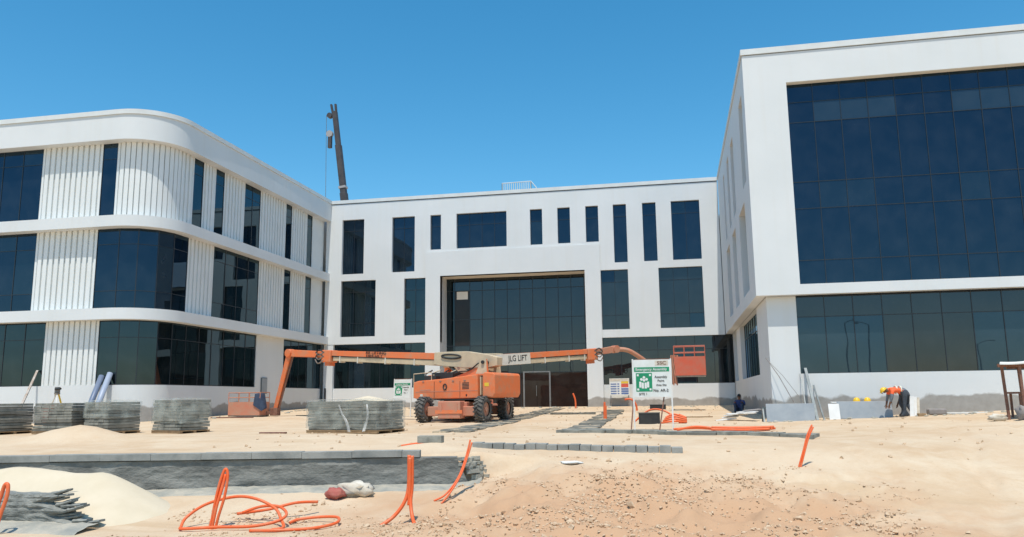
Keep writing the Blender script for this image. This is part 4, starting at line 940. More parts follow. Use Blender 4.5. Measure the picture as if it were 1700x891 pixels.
# ---------------------------------------------------------------- signs
def assembly_sign(label, c, w, h, rz, tilt, big=True):
    root = thing('assembly_sign', label, 'sign', c[:3], rz); gz = 0
    z0, z1 = (c[3], c[3] + h) if len(c) > 3 else (0, h); root.location = (c[0], c[1], c[2])
    sk = lambda x, z: x + tilt * (z - z0)
    def plate(nm, x0, x1, a, b, y0, y1, mt):
        mb = MB().add([(sk(x0, a), y0, a), (sk(x1, a), y0, a), (sk(x1, a), y1, a), (sk(x0, a), y1, a), (sk(x0, b), y0, b), (sk(x1, b), y0, b), (sk(x1, b), y1, b), (sk(x0, b), y1, b)], [(0, 3, 2, 1), (4, 5, 6, 7), (0, 1, 5, 4), (1, 2, 6, 5), (2, 3, 7, 6), (3, 0, 4, 7)])
        return mb.build(nm, M[mt], root)
    hw = w / 2
    bd = plate('board', -hw, hw, z0, z1, -.012, .012, 'signwhite')
    for s in (-1, 1):
        MB().beam((s * (hw + .02), .02, -.02), (sk(s * (hw + .02), z1), .02, z1 + .03), .045, .045).build('leg', M['boardwhite'], root)
    MB().beam((-hw + .05, .02, z1 + .01), (sk(hw, z1) - .02, .02, z1 + .012), .035, .035).build('top_rail', M['rust'], root)
    if big:
        for s, x0, x1 in ((-1, -hw - .02, -hw - .13), (1, hw - .22, hw - .40)):
            MB().beam((x0, .10, z0 + .02), (x1, -.12, -.01), .04, .04).build('back_strut', M['rust'], root)
    F = h / 1.15
    plate('header_band', -hw + .02, hw - .03, z1 - .37 * F, z1 - .23 * F, -.0165, -.0125, 'green')
    plate('pictogram_panel', -hw + .07, -hw + .57 * w / 1.14, z0 + .17 * F, z0 + .74 * F, -.0165, -.0125, 'green')
    pcx = -hw + .32 * w / 1.14; pcz = z0 + .455 * F
    q = MB(); yf = -.019
    def disc(x, z, r, n=14): b = len(q.v); q.v += [(sk(x + r * math.cos(6.2832 * k / n), z), yf, z + r * math.sin(6.2832 * k / n)) for k in range(n)]; q.f.append(tuple(b + k for k in range(n))[::-1])
    def rc(x0, x1, a, b): i = len(q.v); q.v += [(sk(x0, a), yf, a), (sk(x1, a), yf, a), (sk(x1, b), yf, b), (sk(x0, b), yf, b)]; q.f.append((0 + i, 1 + i, 2 + i, 3 + i))
    S = w / 1.14
    for dx, dz in ((0, .15), (-.08, .09), (.08, .09), (0, .06)): disc(pcx + dx * S, pcz + dz * F, .042 * S)
    for dx, dz in ((-.12, -.10), (.12, -.10), (-.045, -.13), (.045, -.13)): rc(pcx + (dx - .034) * S, pcx + (dx + .034) * S, pcz + (dz - .06) * F, pcz + (dz + .12) * F)
    for dx in (-.19, .19):
        for dz in (-.22, .22): rc(pcx + (dx - .03) * S, pcx + (dx + .03) * S, pcz + (dz - .03) * F, pcz + (dz + .03) * F)
    tag(q.build('pictogram', M['boardwhite'], root), kind='stuff')
    T = lambda s_, x, z, sz, mt, sx=1.: text_mesh('lettering', s_, sz, M[mt], root, (sk(x, z), -.021, z), (math.pi / 2, 0, 0), Vector((0, 0, 0)), sx)
    T('Emergency Assembly', -.02, z1 - .30 * F, .115 * F, 'boardwhite', .98 * S)
    if big:
        T('Assembly', hw - .30, z0 + .62, .10, 'ink'); T('Point', hw - .30, z0 + .50, .10, 'ink'); T('Area Site', hw - .29, z0 + .37, .085, 'ink')
        T('No. AR-2', hw - .31, z0 + .20, .12, 'ink'); T('SITE 1', -hw + .28, z0 + .09, .10, 'ink')
        plate('logo', -hw + .67, hw - .06, z1 - .19, z1 - .03, -.0165, -.0125, 'bagwhite'); T('SSC', hw - .26, z1 - .11, .15, 'rust', 1.2)
    else:
        T('Assembly', hw - .25, z0 + .55, .085, 'ink'); T('Point', hw - .25, z0 + .42, .085, 'ink'); T('No. 1', hw - .25, z0 + .27, .09, 'ink')
    return root
g1 = zg(-.7, 25.8)
assembly_sign('white and green emergency assembly sign on tall white legs with rusty struts', (-.70, 25.8, g1, 2.02 - g1), 1.14, 1.16, R(1), 0)
g2 = zg(-13.65, 39.5)
assembly_sign('small tilted green and white assembly sign beside the boom lift wheels', (-13.68, 39.5, g2, 2.12 - g2), .9, .95, R(-3), .07, False)
# safety notice board before the sill wall
sb = thing('safety_board', 'white safety notice board with blue, red and yellow rows by the sill wall', 'sign', (-3.48, 52.2, zg(-3.48, 52.2)))
gz = zg(-3.48, 52.2)
MB().box(-4.12, -2.86, 52.19, 52.21, 2.17, 3.24).build('board', M['signwhite'], sb, world=True)
for x in (-4.05, -2.93): MB().box(x - .03, x + .03, 52.215, 52.26, gz - .02, 3.2).build('leg', M['steel'], sb, world=True)
MB().box(-4.10, -2.88, 52.183, 52.188, 3.06, 3.22).build('heading', M['bagwhite'], sb, world=True)
for k in range(5):
    for x0, x1 in ((-4.05, -3.68), (-3.62, -3.50)): MB().box(x0, x1, 52.183, 52.188, 2.25 + .15 * k, 2.32 + .15 * k).build('notice_row', M['signblue'], sb, world=True)
for k in range(3): MB().box(-3.38, -2.92, 52.183, 52.188, 2.24 + .14 * k, 2.34 + .14 * k).build('notice_row', M['signblue'], sb, world=True)
MB().box(-3.38, -2.92, 52.183, 52.188, 2.68, 2.90).build('notice_panel', M['signred'], sb, world=True); MB().box(-3.38, -2.92, 52.183, 52.188, 2.92, 3.05).build('notice_panel', M['signyel'], sb, world=True)
# ---------------------------------------------------------------- small things on the yard
def box_thing(name, label, cat, c, s, rz, mt, bev=.01, group=None, rim=None):
    o = MB().box(-s[0] / 2, s[0] / 2, -s[1] / 2, s[1] / 2, 0, s[2]).build(name, M[mt], bevel=bev); o.location = c; o.rotation_euler = (0, 0, rz); return tag(o, label, cat, group)
def crate(label, c, s, rz):
    root = thing('cable_box', label, 'box', c, rz); x, y, z = s[0] / 2, s[1] / 2, s[2]; t = .03
    for nm, b in (('side_panel', (-x, x, -y, -y + t, 0, z)), ('side_panel', (-x, x, y - t, y, 0, z)), ('end_panel', (-x, -x + t, -y + t, y - t, 0, z)), ('end_panel', (x - t, x, -y + t, y - t, 0, z)), ('base', (-x + t, x - t, -y + t, y - t, 0, t))): MB().box(*b).build(nm, M['black'], root)
    for k in range(4): MB().box(-x + .04 + k * (2 * x - .1) / 3, -x + .06 + k * (2 * x - .1) / 3, -y - .012, -y - .001, .02, z - .02).build('rib', M['black'], root)
    for b in ((-x - .015, x + .015, -y - .02, -y + .02, z, z + .025), (-x - .015, x + .015, y - .02, y + .02, z, z + .025)): MB().box(*b).build('rim', M['greyconduit'], root)
    return root
crate('black plastic cable box ringed by orange hoses behind the green sign', gp(-1.0, 31.0), (.78, .5, .40), R(2))
crate('small black cable box set close to the sill wall', gp(-1.0, 46.6), (.88, .5, .26), R(0))
conduit('loose orange hose heaped around the black cable box', [[gp(-.55 + .05 * k, 30.7 + .2 * k, .04 + .06 * k), gp(-.1, 30.5 + .3 * k, .1 + .08 * k), gp(.35, 30.9 + .1 * k, .05 + .05 * k), gp(.1, 31.4, .03 + .1 * k)] for k in range(4)] + [[gp(-1.6, 31.5, .04), gp(-1.0, 31.6, .5), gp(-.4, 31.5, .45), gp(.1, 31.3, .05)]], .035, gp(-.1, 30.9), mt='conduit')
def manhole(x, y):
    o = thing('manhole_opening', 'open dark service pit lid ring flush in the sand before the sill wall', 'manhole', gp(x, y)); n = 28
    MB().add([(1.0 * math.cos(6.2832 * k / n), .45 * math.sin(6.2832 * k / n), .03) for k in range(n)], [tuple(range(n))]).build('cover', M['pave2'], o)
    mb = MB().tube([(1.05 * math.cos(6.2832 * k / n), .48 * math.sin(6.2832 * k / n), .02) for k in range(n + 1)], .05, 6); mb.build('ring', M['pave'], o)
# slabs and boards at the right wing
def lean_slab(label, x0, x1, y, z0, z1, lean, mt='slate', th=.03, rz=0, name='stone_slab', cat='slab', group=None, edge=True):
    root = thing(name, label, cat, ((x0 + x1) / 2, y, z0), rz, group); w = (x1 - x0) / 2; h = z1 - z0
    P = lambda x, t, z: (x, t + lean * z, z)
    mb = MB().add([P(-w, 0, 0), P(w, 0, 0), P(w, th, 0), P(-w, th, 0), P(-w, 0, h), P(w, 0, h), P(w, th, h), P(-w, th, h)], [(0, 3, 2, 1), (4, 5, 6, 7), (0, 1, 5, 4), (1, 2, 6, 5), (2, 3, 7, 6), (3, 0, 4, 7)])
    mb.build('slab_face', M[mt], root, bevel=.006)
    return root
def floorz(x, y): return zg(x, y) - .01
# two A-frame racks carry the slabs
def rack(label, x0, x1, y, h):
    root = thing('slab_rack', label, 'rack', ((x0 + x1) / 2, y + .3, floorz((x0 + x1) / 2, y + .3)))
    for x in (x0, x1):
        z = floorz(x, y); MB().beam((x, y - .02, z), (x, y + .30, z + h), .05, .05).build('leg', M['galv'], root, world=True); MB().beam((x, y + .62, z), (x, y + .30, z + h), .05, .05).build('leg', M['galv'], root, world=True)
    MB().beam((x0 - .03, y + .3, floorz(x0, y) + h + .02), (x1 + .03, y + .3, floorz(x1, y) + h + .02), .06, .06).build('ridge_bar', M['galv'], root, world=True); return root
rack('steel rack carrying slabs beneath the white corner pier', 3.22, 4.98, 31.85, .5)
rack('steel rack carrying slabs beside the bending workers', 5.70, 7.66, 31.75, .5)
lean_slab('pale grey stone slab leaning on the rack under the white corner pier', 3.30, 5.02, 31.70, floorz(4.1, 31.7), 1.72, .22)
lean_slab('grey stone slab leaning on the rack beside the bending workers', 5.80, 7.68, 31.60, floorz(6.7, 31.6), 1.78, .22)
lean_slab('narrow pale slab leaning askew between the two slab racks', 5.48, 5.86, 31.50, floorz(5.6, 31.5), 1.70, .26, mt='boardwhite')
def flat_board(label, c, s, rot, mt='boardwhite', name='white_board', cat='board', group=None):
    o = MB().box(-s[0] / 2, s[0] / 2, -s[1] / 2, s[1] / 2, -s[2] / 2, s[2] / 2).build(name, M[mt], bevel=.004); o.location = c; o.rotation_euler = rot; return tag(o, label, cat, group)
zr = floorz(4.1, 31.9) + .5
flat_board('white board laid along the top of the corner slab rack', (4.2, 32.12, zr + .085), (1.5, .42, .04), (R(3), R(-1.5), R(2)))
flat_board('white board laid along the slab rack beside the workers', (6.3, 32.02, floorz(6.7, 31.75) + .58), (1.3, .45, .03), (R(2), R(1), R(-2)))
def helmet(label, c):
    root = thing('hard_hat', label, 'helmet', c, 0, 'hard hats on the slab rack'); mb = MB(); n = 18
    for j in range(7):
        g = j / 6 * math.pi / 2; r_ = .125 * math.cos(g) ** .8; 
        for i in range(n): t = 6.2832 * i / n; mb.v.append((r_ * math.cos(t), r_ * 1.18 * math.sin(t), .02 + .145 * math.sin(g)))
    for j in range(6):
        for i in range(n): mb.f.append((j * n + i, j * n + (i + 1) % n, (j + 1) * n + (i + 1) % n, (j + 1) * n + i))
    mb.build('shell', M['yellow'], root, smooth=True)
    b = MB(); 
    for z, q in ((.0, 1.0), (.02, 1.0), (.02, 1.28), (.0, 1.30)): b.v += [(.125 * q * math.cos(6.2832 * i / n), .148 * q * math.sin(6.2832 * i / n) - (.03 if q > 1.1 else 0), z) for i in range(n)]
    for j in range(4):
        for i in range(n): b.f.append((j * n + i, j * n + (i + 1) % n, ((j + 1) % 4) * n + (i + 1) % n, ((j + 1) % 4) * n + i))
    b.build('brim', M['yellow'], root); return root
hz = floorz(6.7, 31.75) + .6
helmet('yellow hard hat resting on the slab rack board, nearer the narrow pale slab', (6.55, 31.98, hz)); helmet('yellow hard hat resting on the slab rack board, nearer the bending workers', (6.92, 31.98, hz))
tag(MB().beam((5.10, 31.75, floorz(5.1, 31.75)), (5.00, 33.16, 3.06), .10, .06).build('metal_channel', M['galv']), 'tall galvanised channel leaning against the white corner pier', 'channel')
tag(MB().beam((5.34, 31.8, floorz(5.3, 31.8)), (5.27, 33.18, 2.4), .05, .05).build('metal_channel', M['galv']), 'short thin galvanised channel leaning beside the tall one', 'channel')
tag(MB().beam((4.80, 31.95, floorz(4.8, 32)), (4.80, 33.19, 2.85), .03, .03).build('metal_rod', M['galv']), 'thin grey rod leaning where pier meets the ground floor glass', 'rod')
tag(MB().tube([(3.55, 33.18, 3.5), (3.95, 32.7, 2.75), (4.40, 32.2, floorz(4.4, 32.2) + .62)], .014, 6).build('stay_rope', M['steel']), 'thin slack stay rope slanting down the white corner pier', 'rope')
tag(MB().tube([(3.55, 33.19, 3.47), (4.1, 32.9, 2.8), (4.85, 32.6, floorz(4.85, 32.6) + .55)], .008, 6).build('stay_rope', M['steel']), 'fine taut second stay rope spreading wider across the white pier', 'rope')
zc_ = floorz(8.35, 31.5)
for k, (x, a, mt_) in enumerate(((8.28, R(12), 'boardwhite'), (8.40, R(9), 'boardwhite'), (8.52, R(6), 'bagwhite'))):
    lean_slab(['white board propped upright behind the workers, closest to them', 'middle white board of the three propped behind the workers', 'cream board propped upright, outermost of three behind the workers'][k], x - .06, x + .08, 31.55 + .1 * k, zc_, zc_ + .72 - .02 * k, .35, mt=mt_, name='white_board', cat='board', rz=R(-25))
box_thing('timber_block', 'small raw timber block at the foot of the propped boards', 'timber', gp(8.55, 31.35), (.26, .15, .1), R(15), 'wood')
flat_board('long white board lying on the sand along the right wing wall', (10.2, 32.3, zg(10.2, 32.3) + .03), (1.6, .25, .05), (0, 0, R(2)))
tag(MB().box(-.3, .3, -.2, .2, 0, .22).build('mortar_tray', M['cementlump'], bevel=.05), 'low grey mortar tray by the right wing wall', 'tray').location = gp(9.3, 32.2)
rs2 = random.Random(9)
labs = ['white offcut board lying lowest in the debris by the corner pier', 'bent white offcut lying across the debris by the corner pier', 'short white offcut leaning on the debris by the corner pier', 'broad white offcut on top of the debris by the corner pier', 'narrow white strip poking from the debris by the corner pier', 'grey offcut half buried in the debris by the corner pier']
for k in range(6):
    x = 1.9 + .2 * k; y = 33.2 + rs2.uniform(-.5, .5)
    flat_board(labs[k], (x, y, zg(x, y) + .05 + .075 * k), (rs2.uniform(.6, 1.2), rs2.uniform(.15, .4), .035), (rs2.uniform(-.12, .12), rs2.uniform(-.12, .12), rs2.uniform(-.6, .6)), mt='boardwhite' if k < 5 else 'cementlump', name='board_offcut')
# left wing foot
tag(MB().tube([(-26.15, 32.15, zg(-26.15, 32.1)), (-26.35, 33.45, 3.30)], .13, 14).build('leaning_pipe', M['bluepipe'], smooth=True), 'dark blue-grey pipe leaning upright against the finned wall', 'pipe')
tag(MB().tube([(-25.75, 32.15, zg(-25.75, 32.1)), (-25.95, 33.50, 3.42)], .13, 14).build('leaning_pipe', M['lilacpipe'], smooth=True), 'pale blue pipe leaning beside the darker pipe', 'pipe')
tag(MB().beam((-29.3, 31.6, zg(-29.3, 31.6)), (-29.9, 33.50, 3.62), .10, .06).build('timber_prop', M['steel']), 'weathered grey prop leaning against the left ground floor window', 'prop')
tp = thing('survey_tripod', 'yellow and white survey tripod with instrument standing behind the pallets', 'tripod', gp(-26.75, 31.2)); tz = zg(-26.75, 31.2)
for k in range(3):
    a = 1.2 + k * 2.094; MB().beam((.55 * math.cos(a), .55 * math.sin(a), -.02), (.06 * math.cos(a), .06 * math.sin(a), 1.42), .06, .05).build('leg', M['canvas'] if k else M['signyel'], tp)
MB().tube([(0, 0, 1.40), (0, 0, 1.47)], .12, 14).build('head_plate', M['steel'], tp); MB().box(-.09, .09, -.08, .08, 1.47, 1.72).build('instrument', M['greyconduit'], tp, bevel=.02)
MB().tube([(-.02, -.1, 1.62), (.28, -.14, 1.64)], .05, 10).build('telescope', M['black'], tp)
lump('red_bag', 'faded red sack set down beside the survey tripod', 'sack', gp(-27.2, 31.3), .25, .2, .85, M['bagred'], 3)
cab = thing('electrical_box', 'grey electrical box fixed on the plain pier beside the lowered basket', 'electrical box', (-24.18, 44.65, 2.5))
MB().box(-.04, .10, -.34, .34, 0, .95).build('case', M['galv'], cab, bevel=.015); MB().box(.101, .112, -.30, .30, .04, .91).build('door', M['slate'], cab)
# roof railing
rl = thing('roof_railing', 'white roof access railing standing above the central parapet', 'railing', (-10.5, 55, 15.5))
for k in range(14):
    x = -11.55 + k * 2.0 / 13; MB().tube([(x, 55, 15.5), (x, 55, 17.38 + .03 * k / 13)], .028, 6).build('baluster', M['coping'], rl, world=True)
for z in (17.38, 16.5): MB().tube([(-11.62, 55, z), (-9.5, 55, z + .03)], .035, 6).build('rail', M['coping'], rl, world=True)
MB().tube([(-9.5, 55, 17.41), (-9.1, 55, 16.9), (-8.95, 55, 15.5)], .035, 6).build('rail', M['coping'], rl, world=True)
for x in (-11.62, -9.5): MB().tube([(x, 55, 15.5), (x, 55, 17.39)], .03, 6).build('post', M['steel'], rl, world=True)
# crane behind the building
cr = thing('mobile_crane', 'dark telescopic crane boom rising behind the central block', 'crane', (-35.6, 90, zg(-35.6, 90)))
pA = Vector((-35.6, 90, 3.0)); pB = Vector((-40.43, 90, 38.4)); dv = pB - pA
for k, (t0, t1, w_) in enumerate(((0, .60, .84), (.595, .685, .78), (.68, .86, .68), (.855, .985, .56))):
    MB().beam(pA + dv * t0, pA + dv * t1, w_, w_ * 1.1).build('boom_section', M['crane'], cr, world=True, bevel=.05)
MB().obox(pA + dv * .705, dv.normalized(), Vector((0, 1, 0)), dv.normalized().cross(Vector((0, 1, 0))), .14, .44, .44).build('boom_collar', M['craneband'], cr, world=True)
hd = pA + dv * .985
for s in (-.22, .22): MB().beam(hd + Vector((s, 0, -.3)), hd + Vector((s * 1.3 - .2, 0, .95)), .22, .3).build('boom_head_plate', M['crane'], cr, world=True)
MB().tube([hd + Vector((-.62, -.25, -.5)), hd + Vector((-.62, .25, -.5))], .34, 14).build('head_sheave', M['crane'], cr, world=True)
hb = pA + dv * .90 + Vector((-.85, -.3, 0))
MB().tube([hb + Vector((0, -.22, 0)), hb + Vector((0, .22, 0))], .42, 16).build('hook_block', M['craneband'], cr, world=True); MB().obox(hb + Vector((.05, 0, -1.0)), Vector((1, 0, 0)), Vector((0, 1, 0)), Vector((0, 0, 1)), .22, .2, .8).build('hook', M['crane'], cr, world=True)
MB().tube([hd + Vector((-1.0, -.2, -.5)), (-40.9, 90, 4.0)], .03, 5).build('hoist_rope', M['steel'], cr, world=True)
cz = zg(-35.6, 90)
MB().box(-41, -31, 88.7, 91.3, cz + .9, cz + 1.9).build('carrier', M['crane'], cr, world=True, bevel=.1); MB().box(-37.5, -33, 88.9, 91.1, cz + 1.91, cz + 3.1).build('superstructure', M['crane'], cr, world=True, bevel=.1)
for x in (-40, -38.3, -34, -32.3):
    for y in (88.9, 91.1): MB().tube([(x, y - .25, cz + .62), (x, y + .25, cz + .62)], .62, 18).build('wheel', M['tyre'], cr, world=True)
# ---------------------------------------------------------------- canopy at the right edge
cn = thing('site_canopy', 'rusty work canopy with white sheet roof over a steel bench', 'canopy', gp(10.8, 27.6))
cz = lambda x, y: zg(x, y) - .01
for (x, y, tx) in ((9.80, 27.0, -.06), (10.10, 26.6, -.02), (12.6, 27.0, .0), (11.0, 29.0, -.05), (12.6, 29.0, 0)):
    MB().beam((x, y, cz(x, y)), (x + tx, y, 2.86), .07, .07).build('post', M['rust'], cn, world=True)
for y in (26.98, 29.0): MB().beam((9.62 if y < 28 else 10.6, y, 2.84), (13.0, y, 2.84), .07, .10).build('beam', M['rust'], cn, world=True)
mb = MB(); n = 16
for j in range(n + 1):
    for i in range(n + 1):
        y = 26.45 + 2.8 * j / n; x = 9.5 + 1.1 * j / n + (3.7 - 1.1 * j / n) * i / n; mb.v.append((x, y, 2.935 + .04 * noise.noise(Vector((x * 1.7, y * 1.7, 0))) + (-.05 if j == 0 else 0)))
c0 = len(mb.v); mb.v += [(x, y, z - .035) for x, y, z in mb.v[:c0]]
for j in range(n):
    for i in range(n): a = j * (n + 1) + i; mb.f += [(a, a + 1, a + n + 2, a + n + 1), (c0 + a + n + 1, c0 + a + n + 2, c0 + a + 1, c0 + a)]
for i in range(n): mb.f += [(i + 1, i, c0 + i, c0 + i + 1), (n * (n + 1) + i, n * (n + 1) + i + 1, c0 + n * (n + 1) + i + 1, c0 + n * (n + 1) + i)]
for j in range(n): mb.f += [(j * (n + 1), (j + 1) * (n + 1), c0 + (j + 1) * (n + 1), c0 + j * (n + 1)), ((j + 1) * (n + 1) + n, j * (n + 1) + n, c0 + j * (n + 1) + n, c0 + (j + 1) * (n + 1) + n)]
mb.build('roof_sheet', M['canvas'], cn, world=True)
bn = thing('steel_bench', 'rusty steel workbench with vice parts under the canopy', 'bench', gp(10.9, 27.4)); z0 = zg(10.9, 27.4)
for x in (10.2, 11.6):
    for y in (27.1, 27.8): MB().box(x - .03, x + .03, y - .03, y + .03, cz(x, y), z0 + .72).build('leg', M['rust'], bn, world=True)
MB().box(10.12, 11.7, 27.0, 27.9, z0 + .721, z0 + .78).build('bench_top', M['rust'], bn, world=True); MB().box(10.15, 11.65, 27.05, 27.1, z0 + .2, z0 + .26).build('stretcher', M['steel'], bn, world=True)
MB().tube([(10.3, 27.05, z0 + .35), (10.55, 27.0, z0 + .45), (10.5, 27.0, z0 + .66)], .05, 8).build('vice', M['steel'], bn, world=True)
lump('cement_heap', 'grey hardened cement lump leaning at the canopy post foot', 'cement', gp(9.95, 26.3), .2, .2, .42, M['cementlump'], 21)
# ---------------------------------------------------------------- people
def person(name, label, J, E_, reg, loc, rz, helmet_at=None, mats=None):
    """J: joint -> (x,y,z,r); E_: edges; reg: joint -> material index"""
    keys = list(J); me = bpy.data.meshes.new(name); me.from_pydata([J[k][:3] for k in keys], [(keys.index(a), keys.index(b)) for a, b in E_], [])
    o = bpy.data.objects.new(name, me); col.objects.link(o); sk = o.modifiers.new('skin', 'SKIN')
    for i, k in enumerate(keys):
        me.skin_vertices[0].data[i].radius = (J[k][3], J[k][4] if len(J[k]) > 4 else J[k][3]); me.skin_vertices[0].data[i].use_root = (k == 'pelvis')
    ss = o.modifiers.new('sub', 'SUBSURF'); ss.levels = 2; ss.render_levels = 2
    bpy.context.view_layer.update(); me2 = bpy.data.meshes.new_from_object(o.evaluated_get(bpy.context.evaluated_depsgraph_get()))
    o.modifiers.clear(); o.data = me2
    for mt_ in mats: me2.materials.append(M[mt_])
    KV = [(Vector(J[k][:3]), reg[k]) for k in keys]
    for p in me2.polygons:
        c = p.center; p.material_index = min(KV, key=lambda q: (q[0] - c).length)[1]; p.use_smooth = True
    o.location = loc; o.rotation_euler = (0, 0, rz); tag(o, label, 'person'); return o
def hand(J, E_, reg, w, base, dirv, side, m_i):
    """palm + four fingers + thumb from the wrist joint"""
    b = Vector(base); d = Vector(dirv).normalized(); s = Vector(side).normalized(); nrm = d.cross(s)
    pk = w + 'palm'; J[pk] = (*(b + d * .05), .03, .022); E_.append((w, pk)); reg[pk] = m_i
    for k in range(4):
        a = b + d * .085 + s * (-.03 + .02 * k); L = (.055, .068, .064, .048)[k]; q = a + d * L * .6 + nrm * .012; e = a + d * L + nrm * .035
        J[f'{w}f{k}'] = (*a, .0095); J[f'{w}g{k}'] = (*q, .0085); J[f'{w}h{k}'] = (*e, .007)
        E_ += [(pk, f'{w}f{k}'), (f'{w}f{k}', f'{w}g{k}'), (f'{w}g{k}', f'{w}h{k}')]
        for c in 'fgh': reg[f'{w}{c}{k}'] = m_i
    a = b + d * .035 - s * .045; e = a + d * .05 - s * .02; J[w + 't0'] = (*a, .011); J[w + 't1'] = (*e, .008); E_ += [(pk, w + 't0'), (w + 't0', w + 't1')]; reg[w + 't0'] = reg[w + 't1'] = m_i
def face_parts(o, head, fwd, hair=None, helm=False):
    h = Vector(head); f = Vector(fwd).normalized(); s = Vector((0, 0, 1)).cross(f) if abs(f.z) < .8 else Vector((0, 1, 0)); s.normalize(); u_ = f.cross(s)
    MB().obox(h + f * .105 - u_ * .01, f, s, u_, .018, .012, .022).build('nose', M['skin'], o, bevel=.006)
    for k in (-1, 1):
        MB().obox(h + s * .085 * k - u_ * .005, f, s, u_, .022, .01, .03).build('ear', M['skin'], o, bevel=.008)
        MB().obox(h + f * .093 + s * .034 * k + u_ * .018, f, s, u_, .006, .013, .007).build('eye', M['hair'], o)
    MB().obox(h + f * .096 - u_ * .055, f, s, u_, .005, .022, .005).build('mouth', M['bagred'], o)
    mb = MB(); n = 16; rr = .112 if helm else .102
    for j in range(6):
        g = j / 5 * math.pi / 2
        for i in range(n): t = 6.2832 * i / n; mb.v.append(tuple(h + f * rr * 1.08 * math.cos(g) * math.cos(t) + s * rr * .92 * math.cos(g) * math.sin(t) + u_ * (.03 + rr * math.sin(g)) - f * (.0 if helm else .02)))
    for j in range(5):
        for i in range(n): mb.f.append((j * n + i, j * n + (i + 1) % n, (j + 1) * n + (i + 1) % n, (j + 1) * n + i))
    mb.build('hard_hat' if helm else 'hair', M['yellow'] if helm else M['hair'], o, smooth=True)
    if helm:
        b = MB()
        for q, dz in ((1.0, .0), (1.0, .012), (1.28, .012), (1.3, 0)): b.v += [tuple(h + f * (rr * 1.08 * q * math.cos(6.2832 * i / n)) + s * rr * .92 * q * math.sin(6.2832 * i / n) + u_ * (.03 + dz)) for i in range(n)]
        for j in range(4):
            for i in range(n): b.f.append((j * n + i, j * n + (i + 1) % n, ((j + 1) % 4) * n + (i + 1) % n, ((j + 1) % 4) * n + i))
        b.build('hat_brim', M['yellow'], o)
def bender(label, loc, rz, top, helm, arms=.2):
    # bent double, facing local -X
    J = {'pelvis': (.18, 0, .86, .155, .13), 'spine': (.02, 0, .95, .145, .12), 'chest': (-.18, 0, .98, .165, .125), 'neckb': (-.33, 0, .965, .085), 'neck': (-.40, 0, .945, .06), 'head0': (-.47, 0, .93, .085, .08), 'head1': (-.55, 0, .895, .08, .075)}
    E_ = [('pelvis', 'spine'), ('spine', 'chest'), ('chest', 'neckb'), ('neckb', 'neck'), ('neck', 'head0'), ('head0', 'head1')]
    reg = {'pelvis': 2, 'spine': 1, 'chest': 1, 'neckb': 1, 'neck': 0, 'head0': 0, 'head1': 0}
    for s, t in ((-1, 'l'), (1, 'r')):
        sp = .05 * s
        J.update({t + 'hip': (.17, .10 * s, .80, .105), t + 'knee': (.10 - .03 * s, .12 * s, .45, .07), t + 'ank': (.20 + sp * 2, .13 * s, .09, .05), t + 'toe': (.03 + sp * 2, .14 * s, .035, .045, .035), t + 'heel': (.25 + sp * 2, .13 * s, .04, .04),
                  t + 'sh': (-.27, .19 * s, .93, .075), t + 'elb': (-.33, .22 * s, .66, .052), t + 'wr': (-.40, .15 * s, .44, .032)})
        E_ += [('pelvis', t + 'hip'), (t + 'hip', t + 'knee'), (t + 'knee', t + 'ank'), (t + 'ank', t + 'toe'), (t + 'ank', t + 'heel'), ('chest', t + 'sh'), (t + 'sh', t + 'elb'), (t + 'elb', t + 'wr')]
        reg.update({t + 'hip': 2, t + 'knee': 2, t + 'ank': 2, t + 'toe': 3, t + 'heel': 3, t + 'sh': 1, t + 'elb': 4, t + 'wr': 0})
        hand(J, E_, reg, t + 'wr', J[t + 'wr'][:3], (-.2, -.1 * s, -1), (1, 0, 0), 0)
    o = person('person', label, J, E_, reg, loc, rz, mats=['skin', top, 'trouser', 'black', 'greyshirt'])
    face_parts(o, (-.50, 0, .92), (-.75, 0, -.66), helm=helm)
    if top == 'vest':
        for x in (-.10, .05): 
            mb = MB(); mb.tube([Vector((x, .165 * math.cos(a), .965 + .135 * math.sin(a))) for a in [k * .3142 for k in range(21)]], .022, 6); mb.build('reflective_band', M['strip'], o)
    return o
zw = zg(7.85, 31.2)
bender('worker in orange high-visibility vest and hard hat bending forward over slabs', (7.82, 31.2, zw), R(6), 'vest', True)
bender('worker in grey shirt bending behind the orange-vested one', (8.12, 31.95, zg(8.12, 31.95)), R(-60), 'greyshirt', True)
